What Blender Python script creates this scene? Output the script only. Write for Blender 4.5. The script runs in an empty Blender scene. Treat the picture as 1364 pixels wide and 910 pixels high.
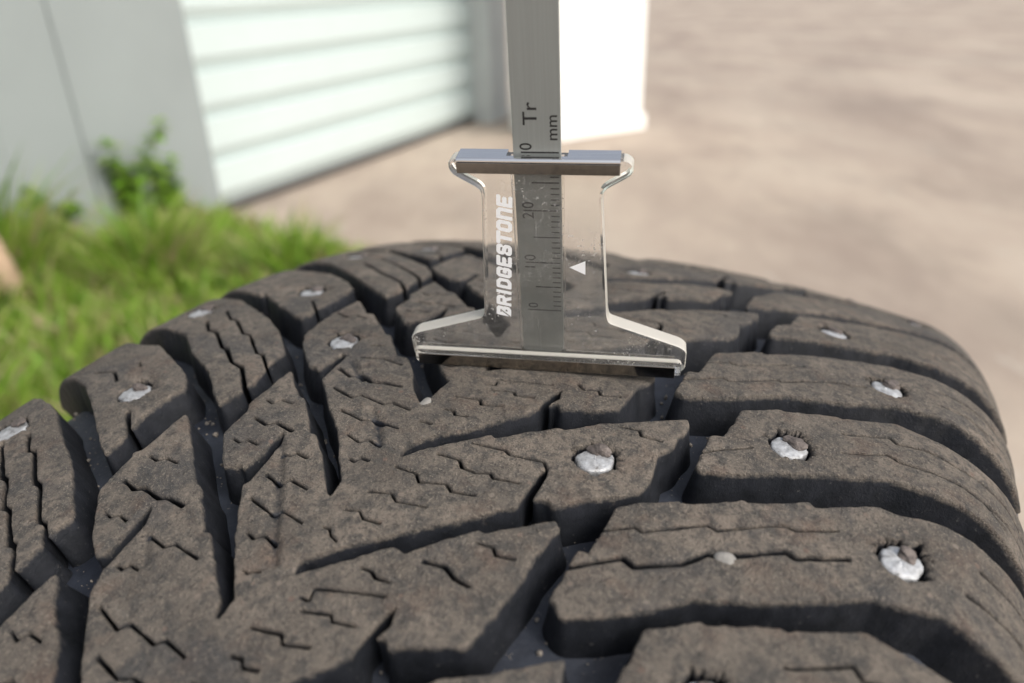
import bpy, bmesh, math, random, json
import numpy as np
from mathutils import Matrix, Vector
from mathutils.geometry import delaunay_2d_cdt

random.seed(7)
RNG = np.random.default_rng(11)
SC = bpy.context.scene
COL = SC.collection
MM = 0.001

# ------------------------------------------------------------------ camera
WHEEL_R = 0.295191                      # outer radius of the tyre
AXLE_Z = 0.295149                       # height of the wheel centre
cam_d = bpy.data.cameras.new('camera')
cam_d.sensor_width = 36.0
cam_d.lens = 26.0
cam_d.clip_start = 0.005
cam_d.clip_end = 400.0
cam_d.dof.use_dof = True
cam_d.dof.focus_distance = 0.116
cam_d.dof.aperture_fstop = 13.0
cam = bpy.data.objects.new('camera', cam_d)
COL.objects.link(cam)
_r = Vector((0.999615, -0.012327, -0.024859)); _u = Vector((0.027747, 0.444076, 0.895560)); _b = Vector((0, -0.895904, 0.444247))
_m = Matrix((_r, _u, _b)).transposed().to_4x4()
_m.translation = Vector((0.0062, -0.129722, 0.652343))
cam.matrix_world = _m
SC.camera = cam

# ------------------------------------------------------------------ light
SUN_DIR = Vector((0.58, -0.44, 0.70)).normalized()      # towards the sun
world = bpy.data.worlds.new('World'); SC.world = world
world.use_nodes = True
wn = world.node_tree
sky = wn.nodes.new('ShaderNodeTexSky')
sky.sky_type = 'NISHITA'; sky.sun_disc = False
sky.sun_elevation = math.asin(SUN_DIR.z)
sky.sun_rotation = math.atan2(SUN_DIR.x, SUN_DIR.y)
sky.air_density = 1.0; sky.dust_density = 6.0; sky.ozone_density = 1.0
bg = wn.nodes['Background']; bg.inputs['Strength'].default_value = 0.15
haze_ = wn.nodes.new('ShaderNodeHueSaturation'); haze_.inputs['Saturation'].default_value = 0.45   # thin white cloud
wn.links.new(sky.outputs[0], haze_.inputs['Color']); wn.links.new(haze_.outputs[0], bg.inputs['Color'])
sun_d = bpy.data.lights.new('sun', 'SUN'); sun_d.energy = 0.7; sun_d.angle = math.radians(22)
sun_d.color = (1.0, 0.94, 0.86)
sun = bpy.data.objects.new('sun', sun_d); COL.objects.link(sun)
sun.rotation_euler = SUN_DIR.to_track_quat('Z', 'Y').to_euler()
sun.location = (2, -1, 4)
SC.view_settings.view_transform = 'Standard'
SC.view_settings.look = 'None'
SC.view_settings.gamma = 1.0
SC.view_settings.exposure = 0.50
SC.view_settings.use_curve_mapping = False
SC.cycles.max_bounces = 12
SC.cycles.transmission_bounces = 12
SC.cycles.transparent_max_bounces = 12
SC.cycles.use_denoising = True

# ------------------------------------------------------------------ helpers
def tag(o, label=None, cat=None, group=None, kind=None):
    if label: o['label'] = label
    if cat: o['category'] = cat
    if group: o['group'] = group
    if kind: o['kind'] = kind
    return o

def link(name, me, mat=None, parent=None, loc=(0, 0, 0)):
    o = bpy.data.objects.new(name, me); COL.objects.link(o)
    if mat is not None and me is not None:
        for m in (mat if isinstance(mat, (list, tuple)) else [mat]): me.materials.append(m)
    o.location = loc
    if parent is not None: o.parent = parent
    return o

def mesh(name, verts, faces, smooth=False):
    me = bpy.data.meshes.new(name)
    me.from_pydata([tuple(v) for v in verts], [], [tuple(int(i) for i in f) for f in faces])
    me.update()
    if smooth: me.polygons.foreach_set('use_smooth', [True] * len(me.polygons))
    return me

def bm_mesh(name, bm, smooth=False):
    me = bpy.data.meshes.new(name); bm.normal_update(); bm.to_mesh(me); bm.free()
    if smooth: me.polygons.foreach_set('use_smooth', [True] * len(me.polygons))
    return me

def box(bm, x0, x1, y0, y1, z0, z1, bevel=0.0, flip=False):
    vs = [bm.verts.new((x, y, z)) for x in (x0, x1) for y in (y0, y1) for z in (z0, z1)]
    fs = []
    for idx in ((0, 1, 3, 2), (4, 6, 7, 5), (0, 4, 5, 1), (2, 3, 7, 6), (0, 2, 6, 4), (1, 5, 7, 3)):
        fs.append(bm.faces.new([vs[i] for i in (reversed(idx) if flip else idx)]))
    if bevel > 0:
        es = list({e for f in fs for e in f.edges})
        bmesh.ops.bevel(bm, geom=es, offset=bevel, segments=2, profile=0.5, affect='EDGES')

class NT:
    """small node-graph helper"""
    def __init__(self, name):
        self.m = bpy.data.materials.new(name); self.m.use_nodes = True
        self.t = self.m.node_tree; self.p = self.t.nodes['Principled BSDF']
        self.tc = self.t.nodes.new('ShaderNodeTexCoord')
    def n(self, ty, **kw):
        nd = self.t.nodes.new(ty)
        for k, v in kw.items(): setattr(nd, k, v)
        return nd
    def l(self, a, b): self.t.links.new(a, b)
    def noise(self, scale, detail=4, rough=0.55, coord=None, dist=0.0):
        nd = self.n('ShaderNodeTexNoise'); nd.inputs['Scale'].default_value = scale
        nd.inputs['Detail'].default_value = detail; nd.inputs['Roughness'].default_value = rough
        nd.inputs['Distortion'].default_value = dist
        self.l(coord if coord is not None else self.tc.outputs['Object'], nd.inputs['Vector']); return nd.outputs['Fac']
    def ramp(self, fac, stops):
        nd = self.n('ShaderNodeValToRGB'); el = nd.color_ramp.elements
        while len(el) < len(stops): el.new(0.5)
        for e, (p, c) in zip(el, stops):
            e.position = p; e.color = (c, c, c, 1) if not isinstance(c, (tuple, list)) else (*c, 1)
        self.l(fac, nd.inputs['Fac']); return nd.outputs['Color']
    def mix(self, fac, a, b, blend='MIX'):
        nd = self.n('ShaderNodeMix', data_type='RGBA', blend_type=blend)
        for sock, v in ((nd.inputs[0], fac), (nd.inputs[6], a), (nd.inputs[7], b)):
            if isinstance(v, (tuple, list)): sock.default_value = (*v, 1)
            elif isinstance(v, (int, float)): sock.default_value = v
            else: self.l(v, sock)
        return nd.outputs[2]
    def math(self, op, a, b=0.0, clamp=False):
        nd = self.n('ShaderNodeMath', operation=op); nd.use_clamp = clamp
        for sock, v in ((nd.inputs[0], a), (nd.inputs[1], b)):
            if isinstance(v, (int, float)): sock.default_value = v
            else: self.l(v, sock)
        return nd.outputs[0]
    def bump(self, h, strength, dist, prev=None):
        nd = self.n('ShaderNodeBump'); nd.inputs['Strength'].default_value = strength; nd.inputs['Distance'].default_value = dist
        self.l(h, nd.inputs['Height'])
        if prev is not None: self.l(prev, nd.inputs['Normal'])
        return nd.outputs['Normal']
    def set(self, **kw):
        for k, v in kw.items():
            s = self.p.inputs[k]
            if isinstance(v, (int, float)): s.default_value = v
            elif isinstance(v, tuple): s.default_value = (*v, 1) if len(v) == 3 else v
            else: self.l(v, s)
        return self

def simple(name, col, rough=0.6, metal=0.0, noise=0.0, nscale=40, bump=0.0, bscale=200, bdist=0.001):
    g = NT(name)
    if noise > 0:
        f = g.noise(nscale, 5)
        g.set(**{'Base Color': g.mix(f, tuple(c * (1 - noise) for c in col), tuple(min(1, c * (1 + noise)) for c in col))})
    else: g.set(**{'Base Color': tuple(col)})
    g.set(Roughness=rough, Metallic=metal)
    if bump > 0: g.set(Normal=g.bump(g.noise(bscale, 6), bump, bdist))
    return g.m

# ------------------------------------------------------------------ materials
def rubber_material():
    g = NT('dusty_rubber')
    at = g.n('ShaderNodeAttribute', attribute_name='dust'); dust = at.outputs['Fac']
    big = g.noise(90, 5, 0.6); fine = g.noise(900, 6, 0.7); grain = g.noise(3000, 3, 0.6)
    top = g.ramp(big, [(0.3, (0.090, 0.077, 0.065)), (0.5, (0.142, 0.123, 0.103)), (0.72, (0.208, 0.174, 0.142))])
    top = g.mix(g.ramp(g.noise(420, 5, 0.65), [(0.45, 0.0), (0.62, 1.0)]), top, (0.072, 0.067, 0.061))
    top = g.mix(g.math('MULTIPLY', g.ramp(g.noise(160, 4, 0.6), [(0.55, 0.0), (0.72, 1.0)]), 0.5), top, (0.130, 0.086, 0.064))
    rub = g.ramp(g.noise(46, 5, 0.62, None, 0.6), [(0.54, 0.0), (0.64, 1.0)])
    top = g.mix(g.math('MULTIPLY', rub, 0.55), top, (0.052, 0.054, 0.057))
    mp = g.n('ShaderNodeMapping'); mp.inputs['Scale'].default_value = (140, 1700, 1700); mp.inputs['Rotation'].default_value = (0.3, 0.2, 0.7)
    g.l(g.tc.outputs['Object'], mp.inputs['Vector'])
    scr = g.noise(1.0, 3, 0.5, mp.outputs['Vector'])
    top = g.mix(g.math('MULTIPLY', g.ramp(scr, [(0.64, 0.0), (0.70, 1.0)]), 0.35), top, (0.20, 0.18, 0.155))
    top = g.mix(g.math('MULTIPLY', g.ramp(grain, [(0.58, 0.0), (0.68, 1.0)]), g.math('MULTIPLY', g.ramp(g.noise(70, 3), [(0.36, 0.3), (0.60, 1.0)]), 0.85)), top, (0.25, 0.22, 0.18))
    top = g.mix(g.math('MULTIPLY', g.ramp(fine, [(0.32, 1.0), (0.45, 0.0)]), 0.75), top, (0.034, 0.031, 0.029))
    mid = g.noise(1500, 4, 0.7)
    top = g.mix(g.math('MULTIPLY', g.ramp(mid, [(0.56, 0.0), (0.66, 1.0)]), 0.55), top, (0.215, 0.185, 0.150))
    top = g.mix(g.math('MULTIPLY', g.ramp(mid, [(0.34, 1.0), (0.44, 0.0)]), 0.6), top, (0.045, 0.041, 0.038))
    vor = g.n('ShaderNodeTexVoronoi'); vor.inputs['Scale'].default_value = 330; g.l(g.tc.outputs['Object'], vor.inputs['Vector'])
    dot = g.ramp(vor.outputs['Distance'], [(0.10, 1.0), (0.17, 0.0)])
    pick = g.n('ShaderNodeSeparateColor'); g.l(vor.outputs['Color'], pick.inputs[0])
    dot = g.math('MULTIPLY', dot, g.math('GREATER_THAN', pick.outputs[0], 0.55))
    top = g.mix(g.math('MULTIPLY', dot, 0.7), top, g.mix(pick.outputs[1], (0.24, 0.21, 0.175), (0.15, 0.10, 0.08)))
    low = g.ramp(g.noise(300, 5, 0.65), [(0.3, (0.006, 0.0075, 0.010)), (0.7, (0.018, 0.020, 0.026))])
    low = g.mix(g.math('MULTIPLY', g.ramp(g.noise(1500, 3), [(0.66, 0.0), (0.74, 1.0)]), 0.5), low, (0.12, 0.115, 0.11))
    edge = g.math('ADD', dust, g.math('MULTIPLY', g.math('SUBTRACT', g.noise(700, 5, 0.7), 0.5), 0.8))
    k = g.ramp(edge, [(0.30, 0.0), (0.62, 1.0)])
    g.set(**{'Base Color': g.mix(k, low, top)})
    g.set(Roughness=g.ramp(k, [(0, 0.58), (1, 0.88)]))
    g.p.inputs['Specular IOR Level'].default_value = 0.35
    h = g.math('ADD', g.math('MULTIPLY', fine, 0.6), g.math('MULTIPLY', grain, 0.4))
    st = g.math('ADD', g.math('MULTIPLY', k, 0.75), 0.25)
    n1 = g.bump(g.noise(300, 6, 0.7), 1.0, 0.00055); g.l(st, g.t.nodes[-1].inputs['Strength'])
    n2 = g.bump(g.math('ADD', h, mid), 1.0, 0.00050, n1); g.l(st, g.t.nodes[-1].inputs['Strength'])
    g.set(Normal=n2)
    return g.m

M = {}
M['rubber'] = rubber_material()

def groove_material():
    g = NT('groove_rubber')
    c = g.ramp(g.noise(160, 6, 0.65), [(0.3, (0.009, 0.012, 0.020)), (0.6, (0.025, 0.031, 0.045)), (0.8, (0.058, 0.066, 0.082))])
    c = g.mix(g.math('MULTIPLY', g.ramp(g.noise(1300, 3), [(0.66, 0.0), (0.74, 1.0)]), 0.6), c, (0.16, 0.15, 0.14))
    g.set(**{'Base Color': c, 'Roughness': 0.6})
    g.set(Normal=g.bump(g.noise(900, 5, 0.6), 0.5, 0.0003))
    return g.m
M['groove'] = groove_material()

def stud_material():
    g = NT('worn_aluminium')
    f = g.noise(700, 5, 0.65)
    c = g.ramp(f, [(0.30, (0.10, 0.095, 0.09)), (0.40, (0.34, 0.345, 0.35)), (0.7, (0.56, 0.58, 0.60))])
    g.set(**{'Base Color': c, 'Metallic': 0.45, 'Roughness': 0.5})
    g.set(Normal=g.bump(g.noise(1100, 4, 0.7), 0.8, 0.0003))
    return g.m
M['stud'] = stud_material()
M['pin'] = simple('rusty_carbide', (0.13, 0.11, 0.10), 0.6, 0.4, 0.6, 900, 0.8, 1200, 0.0004)
M['pebble'] = simple('pale_stone', (0.23, 0.222, 0.205), 0.85, 0, 0.35, 600, 0.7, 900, 0.0004)

def glass_material():
    g = NT('clear_acrylic')
    sp = g.ramp(g.noise(2300, 2, 0.5), [(0.62, 0.0), (0.68, 1.0)])
    mask = g.ramp(g.noise(110, 3, 0.6), [(0.48, 0.0), (0.66, 1.0)])
    dirt = g.math('MULTIPLY', sp, mask)
    g.set(**{'Base Color': g.mix(dirt, (0.985, 0.975, 0.95), (0.85, 0.83, 0.8)), 'Roughness': g.math('ADD', g.math('MULTIPLY', dirt, 0.35), 0.025)})
    g.set(IOR=1.47)
    mp = g.n('ShaderNodeMapping'); mp.inputs['Scale'].default_value = (2600, 2600, 130); mp.inputs['Rotation'].default_value = (0, 0.25, 0)
    g.l(g.tc.outputs['Object'], mp.inputs['Vector'])
    scr = g.ramp(g.noise(1.0, 2, 0.5, mp.outputs['Vector']), [(0.66, 0.0), (0.72, 1.0)])
    smear = g.ramp(g.noise(90, 4, 0.6), [(0.4, 0.0), (0.75, 1.0)])
    tr = g.math('SUBTRACT', 0.972, g.math('MULTIPLY', smear, 0.05)); tr = g.math('SUBTRACT', tr, g.math('MULTIPLY', scr, 0.10)); tr = g.math('SUBTRACT', tr, g.math('MULTIPLY', dirt, 0.5))
    g.l(tr, g.p.inputs['Transmission Weight'])
    g.set(Normal=g.bump(g.noise(260, 2, 0.4), 0.05, 0.0004))
    return g.m
M['acrylic'] = glass_material()

def brushed(name, col, rough, metal, sx):
    g = NT(name)
    mp = g.n('ShaderNodeMapping'); mp.inputs['Scale'].default_value = sx
    g.l(g.tc.outputs['Object'], mp.inputs['Vector'])
    f = g.noise(1.0, 5, 0.6, mp.outputs['Vector'])
    g.set(**{'Base Color': g.mix(f, tuple(c * 0.82 for c in col), tuple(min(1, c * 1.12) for c in col)), 'Metallic': metal,
             'Roughness': g.math('ADD', g.math('MULTIPLY', f, 0.16), rough - 0.08)})
    return g.m
M['steel'] = brushed('brushed_steel', (0.28, 0.30, 0.29), 0.42, 0.35, (3500, 3500, 60))
g = NT('frosted_acrylic_edge')
g.set(**{'Base Color': (0.86, 0.83, 0.75), 'Roughness': 0.32, 'IOR': 1.47})
g.p.inputs['Transmission Weight'].default_value = 0.55
g.set(Normal=g.bump(g.noise(900, 3, 0.6), 0.4, 0.0003))
M['frost'] = g.m
M['chrome'] = brushed('polished_strip', (0.84, 0.83, 0.82), 0.12, 1.0, (60, 3000, 3000))
M['dark_strip'] = brushed('dark_metal_strip', (0.36, 0.335, 0.30), 0.16, 1.0, (900, 900, 900))  # dirtier metal of the foot strip; on the clip front a painted dark reflection
M['ink'] = simple('black_ink', (0.012, 0.012, 0.013), 0.5)
M['white_print'] = simple('white_print', (0.94, 0.95, 0.96), 0.55)

# ------------------------------------------------------------------ tyre surface: (s, v, h) in mm
#   s = distance round the tread, v = distance across it, h = height above the worn tread
TW, RC, RS = 146.801, 482.242, 22.729
RMM = WHEEL_R * 1000
def surf(s, v, h):
    s = np.asarray(s, float); v = np.asarray(v, float); h = np.asarray(h, float)
    a = np.abs(v); hw = TW / 2
    phi = np.minimum(a, hw) / RC + np.maximum(a - hw, 0) / RS
    p0 = hw / RC
    x = np.where(a <= hw, RC * np.sin(a / RC), RC * math.sin(p0) + RS * (np.sin(phi) - math.sin(p0)))
    d = np.where(a <= hw, RC * (1 - np.cos(a / RC)), RC * (1 - math.cos(p0)) + RS * (math.cos(p0) - np.cos(phi)))
    x = x + h * np.sin(phi); d = d - h * np.cos(phi)
    rad = RMM - d; th = s / RMM
    return np.stack([np.sign(v) * x, rad * np.sin(th), rad * np.cos(th)], -1) * MM

_tab = RNG.random((64, 256, 256))
def vnoise(a, b, scale, seed):
    a = a / scale + 37.3 * seed; b = b / scale + 11.7 * seed
    i = np.floor(a).astype(int); j = np.floor(b).astype(int)
    fa = a - i; fb = b - j; fa = fa * fa * (3 - 2 * fa); fb = fb * fb * (3 - 2 * fb)
    t = _tab[seed % 64]; g = lambda x, y: t[x & 255, y & 255]
    return ((g(i, j) * (1 - fb) + g(i, j + 1) * fb) * (1 - fa) + (g(i + 1, j) * (1 - fb) + g(i + 1, j + 1) * fb) * fa) - 0.5

def sdf_poly(S, V, P):
    P = np.array(P, float); Q = np.roll(P, -1, 0)
    d2 = np.full(S.shape, 1e12); ins = np.zeros(S.shape, bool)
    for (ax, ay), (bx, by) in zip(P, Q):
        ex, ey = bx - ax, by - ay; L = ex * ex + ey * ey
        if L < 1e-12: continue
        wx, wy = S - ax, V - ay
        t = np.clip((wx * ex + wy * ey) / L, 0, 1)
        d2 = np.minimum(d2, (wx - t * ex) ** 2 + (wy - t * ey) ** 2)
        c = (ay > V) != (by > V)
        if ey != 0: ins ^= c & (wx < ex * wy / ey)
    d = np.sqrt(d2)
    return np.where(ins, d, -d)

def sdf_line(S, V, P):
    d2 = np.full(S.shape, 1e12)
    for (ax, ay), (bx, by) in zip(P[:-1], P[1:]):
        ex, ey = bx - ax, by - ay; L = ex * ex + ey * ey + 1e-12
        wx, wy = S - ax, V - ay
        t = np.clip((wx * ex + wy * ey) / L, 0, 1)
        d2 = np.minimum(d2, (wx - t * ex) ** 2 + (wy - t * ey) ** 2)
    return np.sqrt(d2)

class Field:
    """signed distance raster over a patch of the tread (positive = rubber)"""
    def __init__(self, s0, s1, v0, v1, step):
        self.step = step; self.s0 = s0; self.v0 = v0
        self.a = np.arange(s0, s1 + step, step); self.b = np.arange(v0, v1 + step, step)
        self.S, self.V = np.meshgrid(self.a, self.b, indexing='ij')
        self.F = np.full(self.S.shape, -6.0); self.band = np.zeros(self.S.shape)
    def win(self, P, pad):
        P = np.array(P)
        i0 = max(0, int((P[:, 0].min() - pad - self.s0) / self.step)); i1 = min(len(self.a), int((P[:, 0].max() + pad - self.s0) / self.step) + 2)
        j0 = max(0, int((P[:, 1].min() - pad - self.v0) / self.step)); j1 = min(len(self.b), int((P[:, 1].max() + pad - self.v0) / self.step) + 2)
        return slice(i0, max(i0, i1)), slice(j0, max(j0, j1))
    def add(self, P):
        w = self.win(P, 4)
        if self.F[w].size: self.F[w] = np.maximum(self.F[w], sdf_poly(self.S[w], self.V[w], P))
    def blur(self, r):
        for ax in (0, 1):
            k = 2 * r + 1
            p = np.pad(self.F, [(r + 1, r) if i == ax else (0, 0) for i in (0, 1)], mode='edge')
            c = np.cumsum(p, axis=ax)
            self.F = (np.take(c, range(k, c.shape[ax]), ax) - np.take(c, range(0, c.shape[ax] - k), ax)) / k
    def wear(self, amp, seed):
        self.F += amp * vnoise(self.S, self.V, 1.6, seed) + amp * 0.7 * vnoise(self.S, self.V, 0.6, seed + 1)
    def cut(self, P):
        w = self.win(P, 4)
        if self.F[w].size: self.F[w] = np.minimum(self.F[w], -sdf_poly(self.S[w], self.V[w], P))
    def sipe(self, P, width, seed):
        w = self.win(P, 4)
        if not self.F[w].size: return
        d = sdf_line(self.S[w], self.V[w], P)
        n = vnoise(self.S[w], self.V[w], 2.4, seed) * 0.34 + vnoise(self.S[w], self.V[w], 0.8, seed + 3) * 0.14
        self.F[w] = np.minimum(self.F[w], d - (width / 2 + n * width))
    def hole(self, c, r, seed):
        P = [(c[0] - r - 2, c[1] - r - 2), (c[0] + r + 2, c[1] + r + 2)]
        w = self.win(P, 1)
        if not self.F[w].size: return
        ds = self.S[w] - c[0]; dv = self.V[w] - c[1]; d = np.hypot(ds, dv); an = np.arctan2(ds, dv)
        rag = np.maximum(0, vnoise(an * 5 + 40, an * 0 + seed, 1.0, seed)) * 1.3 + np.maximum(0, vnoise(an * 16 + 90, an * 0 + seed, 1.0, seed + 5) - 0.08) * 4.5 * np.clip(np.sin(an + 3.14159 / 2 * 0) * 0.6 + 0.5 + 0.4 * (ds > 0), 0, 1)
        self.F[w] = np.minimum(self.F[w], d - (r + rag))
    def addband(self, P, k):
        w = self.win(P, 2)
        if not self.F[w].size: return
        d = sdf_poly(self.S[w], self.V[w], P) + 0.5 * vnoise(self.S[w], self.V[w], 1.5, 9)
        self.band[w] = np.maximum(self.band[w], k * np.clip(0.5 + d / 1.0, 0, 1))
    def at(self, G, s, v):
        x = np.clip((np.asarray(s) - self.s0) / self.step, 0, len(self.a) - 1.001); y = np.clip((np.asarray(v) - self.v0) / self.step, 0, len(self.b) - 1.001)
        i = x.astype(int); j = y.astype(int); fx = x - i; fy = y - j
        return (G[i, j] * (1 - fy) + G[i, j + 1] * fy) * (1 - fx) + (G[i + 1, j] * (1 - fy) + G[i + 1, j + 1] * fy) * fx

def contours(fl):
    """marching squares: closed loops of the zero level"""
    F = fl.F.copy(); F[F == 0] = 1e-6
    F[0, :] = F[-1, :] = -1; F[:, 0] = F[:, -1] = -1
    I = F > 0; n, m = F.shape
    code = I[:-1, :-1] * 1 + I[1:, :-1] * 2 + I[1:, 1:] * 4 + I[:-1, 1:] * 8
    ci, cj = np.nonzero((code > 0) & (code < 15))
    segs = {1: [(3, 0)], 2: [(0, 1)], 3: [(3, 1)], 4: [(1, 2)], 5: [(3, 0), (1, 2)], 6: [(0, 2)], 7: [(3, 2)], 8: [(2, 3)], 9: [(2, 0)],
            10: [(0, 1), (2, 3)], 11: [(2, 1)], 12: [(1, 3)], 13: [(1, 0)], 14: [(0, 3)]}
    nb = {}
    for i, j in zip(ci.tolist(), cj.tolist()):
        e = ((0, i, j), (1, i + 1, j), (0, i, j + 1), (1, i, j))
        for a, b in segs[int(code[i, j])]:
            nb.setdefault(e[a], []).append(e[b]); nb.setdefault(e[b], []).append(e[a])
    def pos(e):
        k, i, j = e
        if k == 0: f0, f1 = F[i, j], F[i + 1, j]; t = f0 / (f0 - f1); return (fl.a[i] + t * fl.step, fl.b[j])
        f0, f1 = F[i, j], F[i, j + 1]; t = f0 / (f0 - f1); return (fl.a[i], fl.b[j] + t * fl.step)
    loops, seen = [], set()
    for st in nb:
        if st in seen: continue
        cur, prev, L = st, None, []
        while cur is not None and cur not in seen:
            seen.add(cur); L.append(cur)
            nx = [q for q in nb[cur] if q != prev and q not in seen]
            prev, cur = cur, (nx[0] if nx else None)
        if len(L) > 5: loops.append(np.array([pos(e) for e in L]))
    return loops

def thin(L, dmin):
    out = [L[0]]
    for p in L[1:]:
        if np.hypot(*(p - out[-1])) >= dmin: out.append(p)
    if len(out) > 3 and np.hypot(*(out[-1] - out[0])) < dmin: out.pop()
    return np.array(out)

def build_tread(name, fl, depth, draft, spacing, rr=0.32, minpt=0.2):
    loops = [thin(L, minpt) for L in contours(fl)]
    loops = [L for L in loops if len(L) >= 4]
    pts, edges = [], []
    for L in loops:
        k = len(pts); n = len(L)
        pts += L.tolist(); edges += [(k + i, k + (i + 1) % n) for i in range(n)]
    B = np.array(pts); gs, gv = np.gradient(fl.F, fl.step)
    G = np.stack([fl.at(gs, B[:, 0], B[:, 1]), fl.at(gv, B[:, 0], B[:, 1])], -1)
    G /= np.linalg.norm(G, axis=1)[:, None] + 1e-9
    inner = []
    for off, stride in ((0.14, 1), (0.36, 1), (0.9, 3)):
        q = (B + G * off)[::stride]; f = fl.at(fl.F, q[:, 0], q[:, 1])
        inner.append(q[np.abs(f - off) < off * 0.35])
    gx, gy = np.meshgrid(np.arange(fl.a[0], fl.a[-1], spacing), np.arange(fl.b[0], fl.b[-1], spacing), indexing='ij')
    q = np.stack([gx.ravel(), gy.ravel()], -1) + RNG.uniform(-0.3, 0.3, (gx.size, 2)) * spacing
    inner.append(q[fl.at(fl.F, q[:, 0], q[:, 1]) > 1.6])
    if fl.band.max() > 0.1:      # extra points where a shallow worn band runs
        gx, gy = np.meshgrid(np.arange(fl.a[0], fl.a[-1], 0.4), np.arange(fl.b[0], fl.b[-1], 0.4), indexing='ij')
        q = np.stack([gx.ravel(), gy.ravel()], -1) + RNG.uniform(-0.1, 0.1, (gx.size, 2)); wd = 0.9
        bb = np.maximum.reduce([fl.at(fl.band, q[:, 0] + i, q[:, 1] + j) for i in (-wd, 0, wd) for j in (-wd, 0, wd)])
        inner.append(q[(bb > 0.05) & (fl.at(fl.F, q[:, 0], q[:, 1]) > 0.5)])
    A = np.concatenate([B] + inner)
    vo, eo, fo, _, _, _ = delaunay_2d_cdt([Vector(p) for p in A.tolist()], edges, [], 0, 1e-5)
    W = np.array([(p.x, p.y) for p in vo])
    T = np.array([f for f in fo if len(f) == 3])
    c = W[T].mean(1); T = T[fl.at(fl.F, c[:, 0], c[:, 1]) > 0]
    used = np.unique(T); remap = -np.ones(len(W), int); remap[used] = range(len(used)); W = W[used]; T = remap[T]
    cr = (W[T[:, 1]] - W[T[:, 0]]); cs = (W[T[:, 2]] - W[T[:, 0]])
    fl_ = cr[:, 0] * cs[:, 1] - cr[:, 1] * cs[:, 0] > 0
    T[fl_] = T[fl_][:, ::-1]            # (s, v) is left-handed seen from outside
    d = np.maximum(fl.at(fl.F, W[:, 0], W[:, 1]), 0); bnd = fl.at(fl.band, W[:, 0], W[:, 1])
    e = np.minimum(d, rr)
    z = -(rr - np.sqrt(np.maximum(rr * rr - (rr - e) ** 2, 0))) - 0.10 * np.exp(-d / 0.8)
    z += 0.20 * vnoise(W[:, 0], W[:, 1], 6.5, 21) + 0.09 * vnoise(W[:, 0], W[:, 1], 1.9, 22) - 0.75 * bnd
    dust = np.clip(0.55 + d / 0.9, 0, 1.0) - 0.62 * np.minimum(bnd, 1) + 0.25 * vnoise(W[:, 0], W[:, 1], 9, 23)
    # boundary edges -> walls
    E = np.concatenate([T[:, [0, 1]], T[:, [1, 2]], T[:, [2, 0]]])
    key = np.sort(E, 1); key = key[:, 0] * len(W) + key[:, 1]
    _, first, cnt = np.unique(key, return_index=True, return_counts=True)
    E = E[first[cnt == 1]]
    bv = np.unique(E); bi = -np.ones(len(W), int); bi[bv] = range(len(bv)); N0 = len(W); nbv = len(bv)
    Wb = W[bv]; g = np.stack([fl.at(gs, Wb[:, 0], Wb[:, 1]), fl.at(gv, Wb[:, 0], Wb[:, 1])], -1)
    g /= np.linalg.norm(g, axis=1)[:, None] + 1e-9
    o = Wb - g * 1.2; fo_ = fl.at(fl.F, o[:, 0], o[:, 1])
    free = np.clip((-fo_ - 0.5) / 0.5, 0, 1)[:, None]
    zb = z[bv]
    nxt = np.arange(nbv); prv = np.arange(nbv)
    nxt[bi[E[:, 0]]] = bi[E[:, 1]]; prv[bi[E[:, 1]]] = bi[E[:, 0]]
    def relax(q, n):
        for _ in range(n): q = 0.5 * q + 0.25 * (q[nxt] + q[prv])
        return q
    g = relax(g, 10); g /= np.linalg.norm(g, axis=1)[:, None] + 1e-9; free = relax(free, 6)
    Wl = relax(Wb, 6) * free + Wb * (1 - free); Wm = relax(Wb, 24) * free + Wb * (1 - free)
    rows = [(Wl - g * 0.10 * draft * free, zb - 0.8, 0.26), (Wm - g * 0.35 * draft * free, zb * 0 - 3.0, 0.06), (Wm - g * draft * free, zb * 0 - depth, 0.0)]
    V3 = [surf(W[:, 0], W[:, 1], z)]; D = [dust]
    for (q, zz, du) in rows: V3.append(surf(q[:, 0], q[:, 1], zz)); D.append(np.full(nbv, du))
    V3 = np.concatenate(V3); D = np.concatenate(D)
    quads = []
    a, b = E[:, 0], E[:, 1]; pa, pb = a, b
    for r in range(3):
        na, nb_ = N0 + r * nbv + bi[a], N0 + r * nbv + bi[b]
        quads.append(np.stack([pb, pa, na, nb_], -1)); pa, pb = na, nb_
    quads = np.concatenate(quads)
    me = bpy.data.meshes.new(name)
    nt, nq = len(T), len(quads)
    me.vertices.add(len(V3)); me.vertices.foreach_set('co', V3.ravel())
    me.loops.add(nt * 3 + nq * 4); me.loops.foreach_set('vertex_index', np.concatenate([T.ravel(), quads.ravel()]).astype(np.int32))
    me.polygons.add(nt + nq)
    me.polygons.foreach_set('loop_start', np.concatenate([np.arange(nt) * 3, nt * 3 + np.arange(nq) * 4]).astype(np.int32))
    me.polygons.foreach_set('use_smooth', np.ones(nt + nq, bool))
    me.update(calc_edges=True); me.validate()
    at = me.attributes.new('dust', 'FLOAT', 'POINT'); at.data.foreach_set('value', D.astype(np.float32))
    return me

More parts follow.
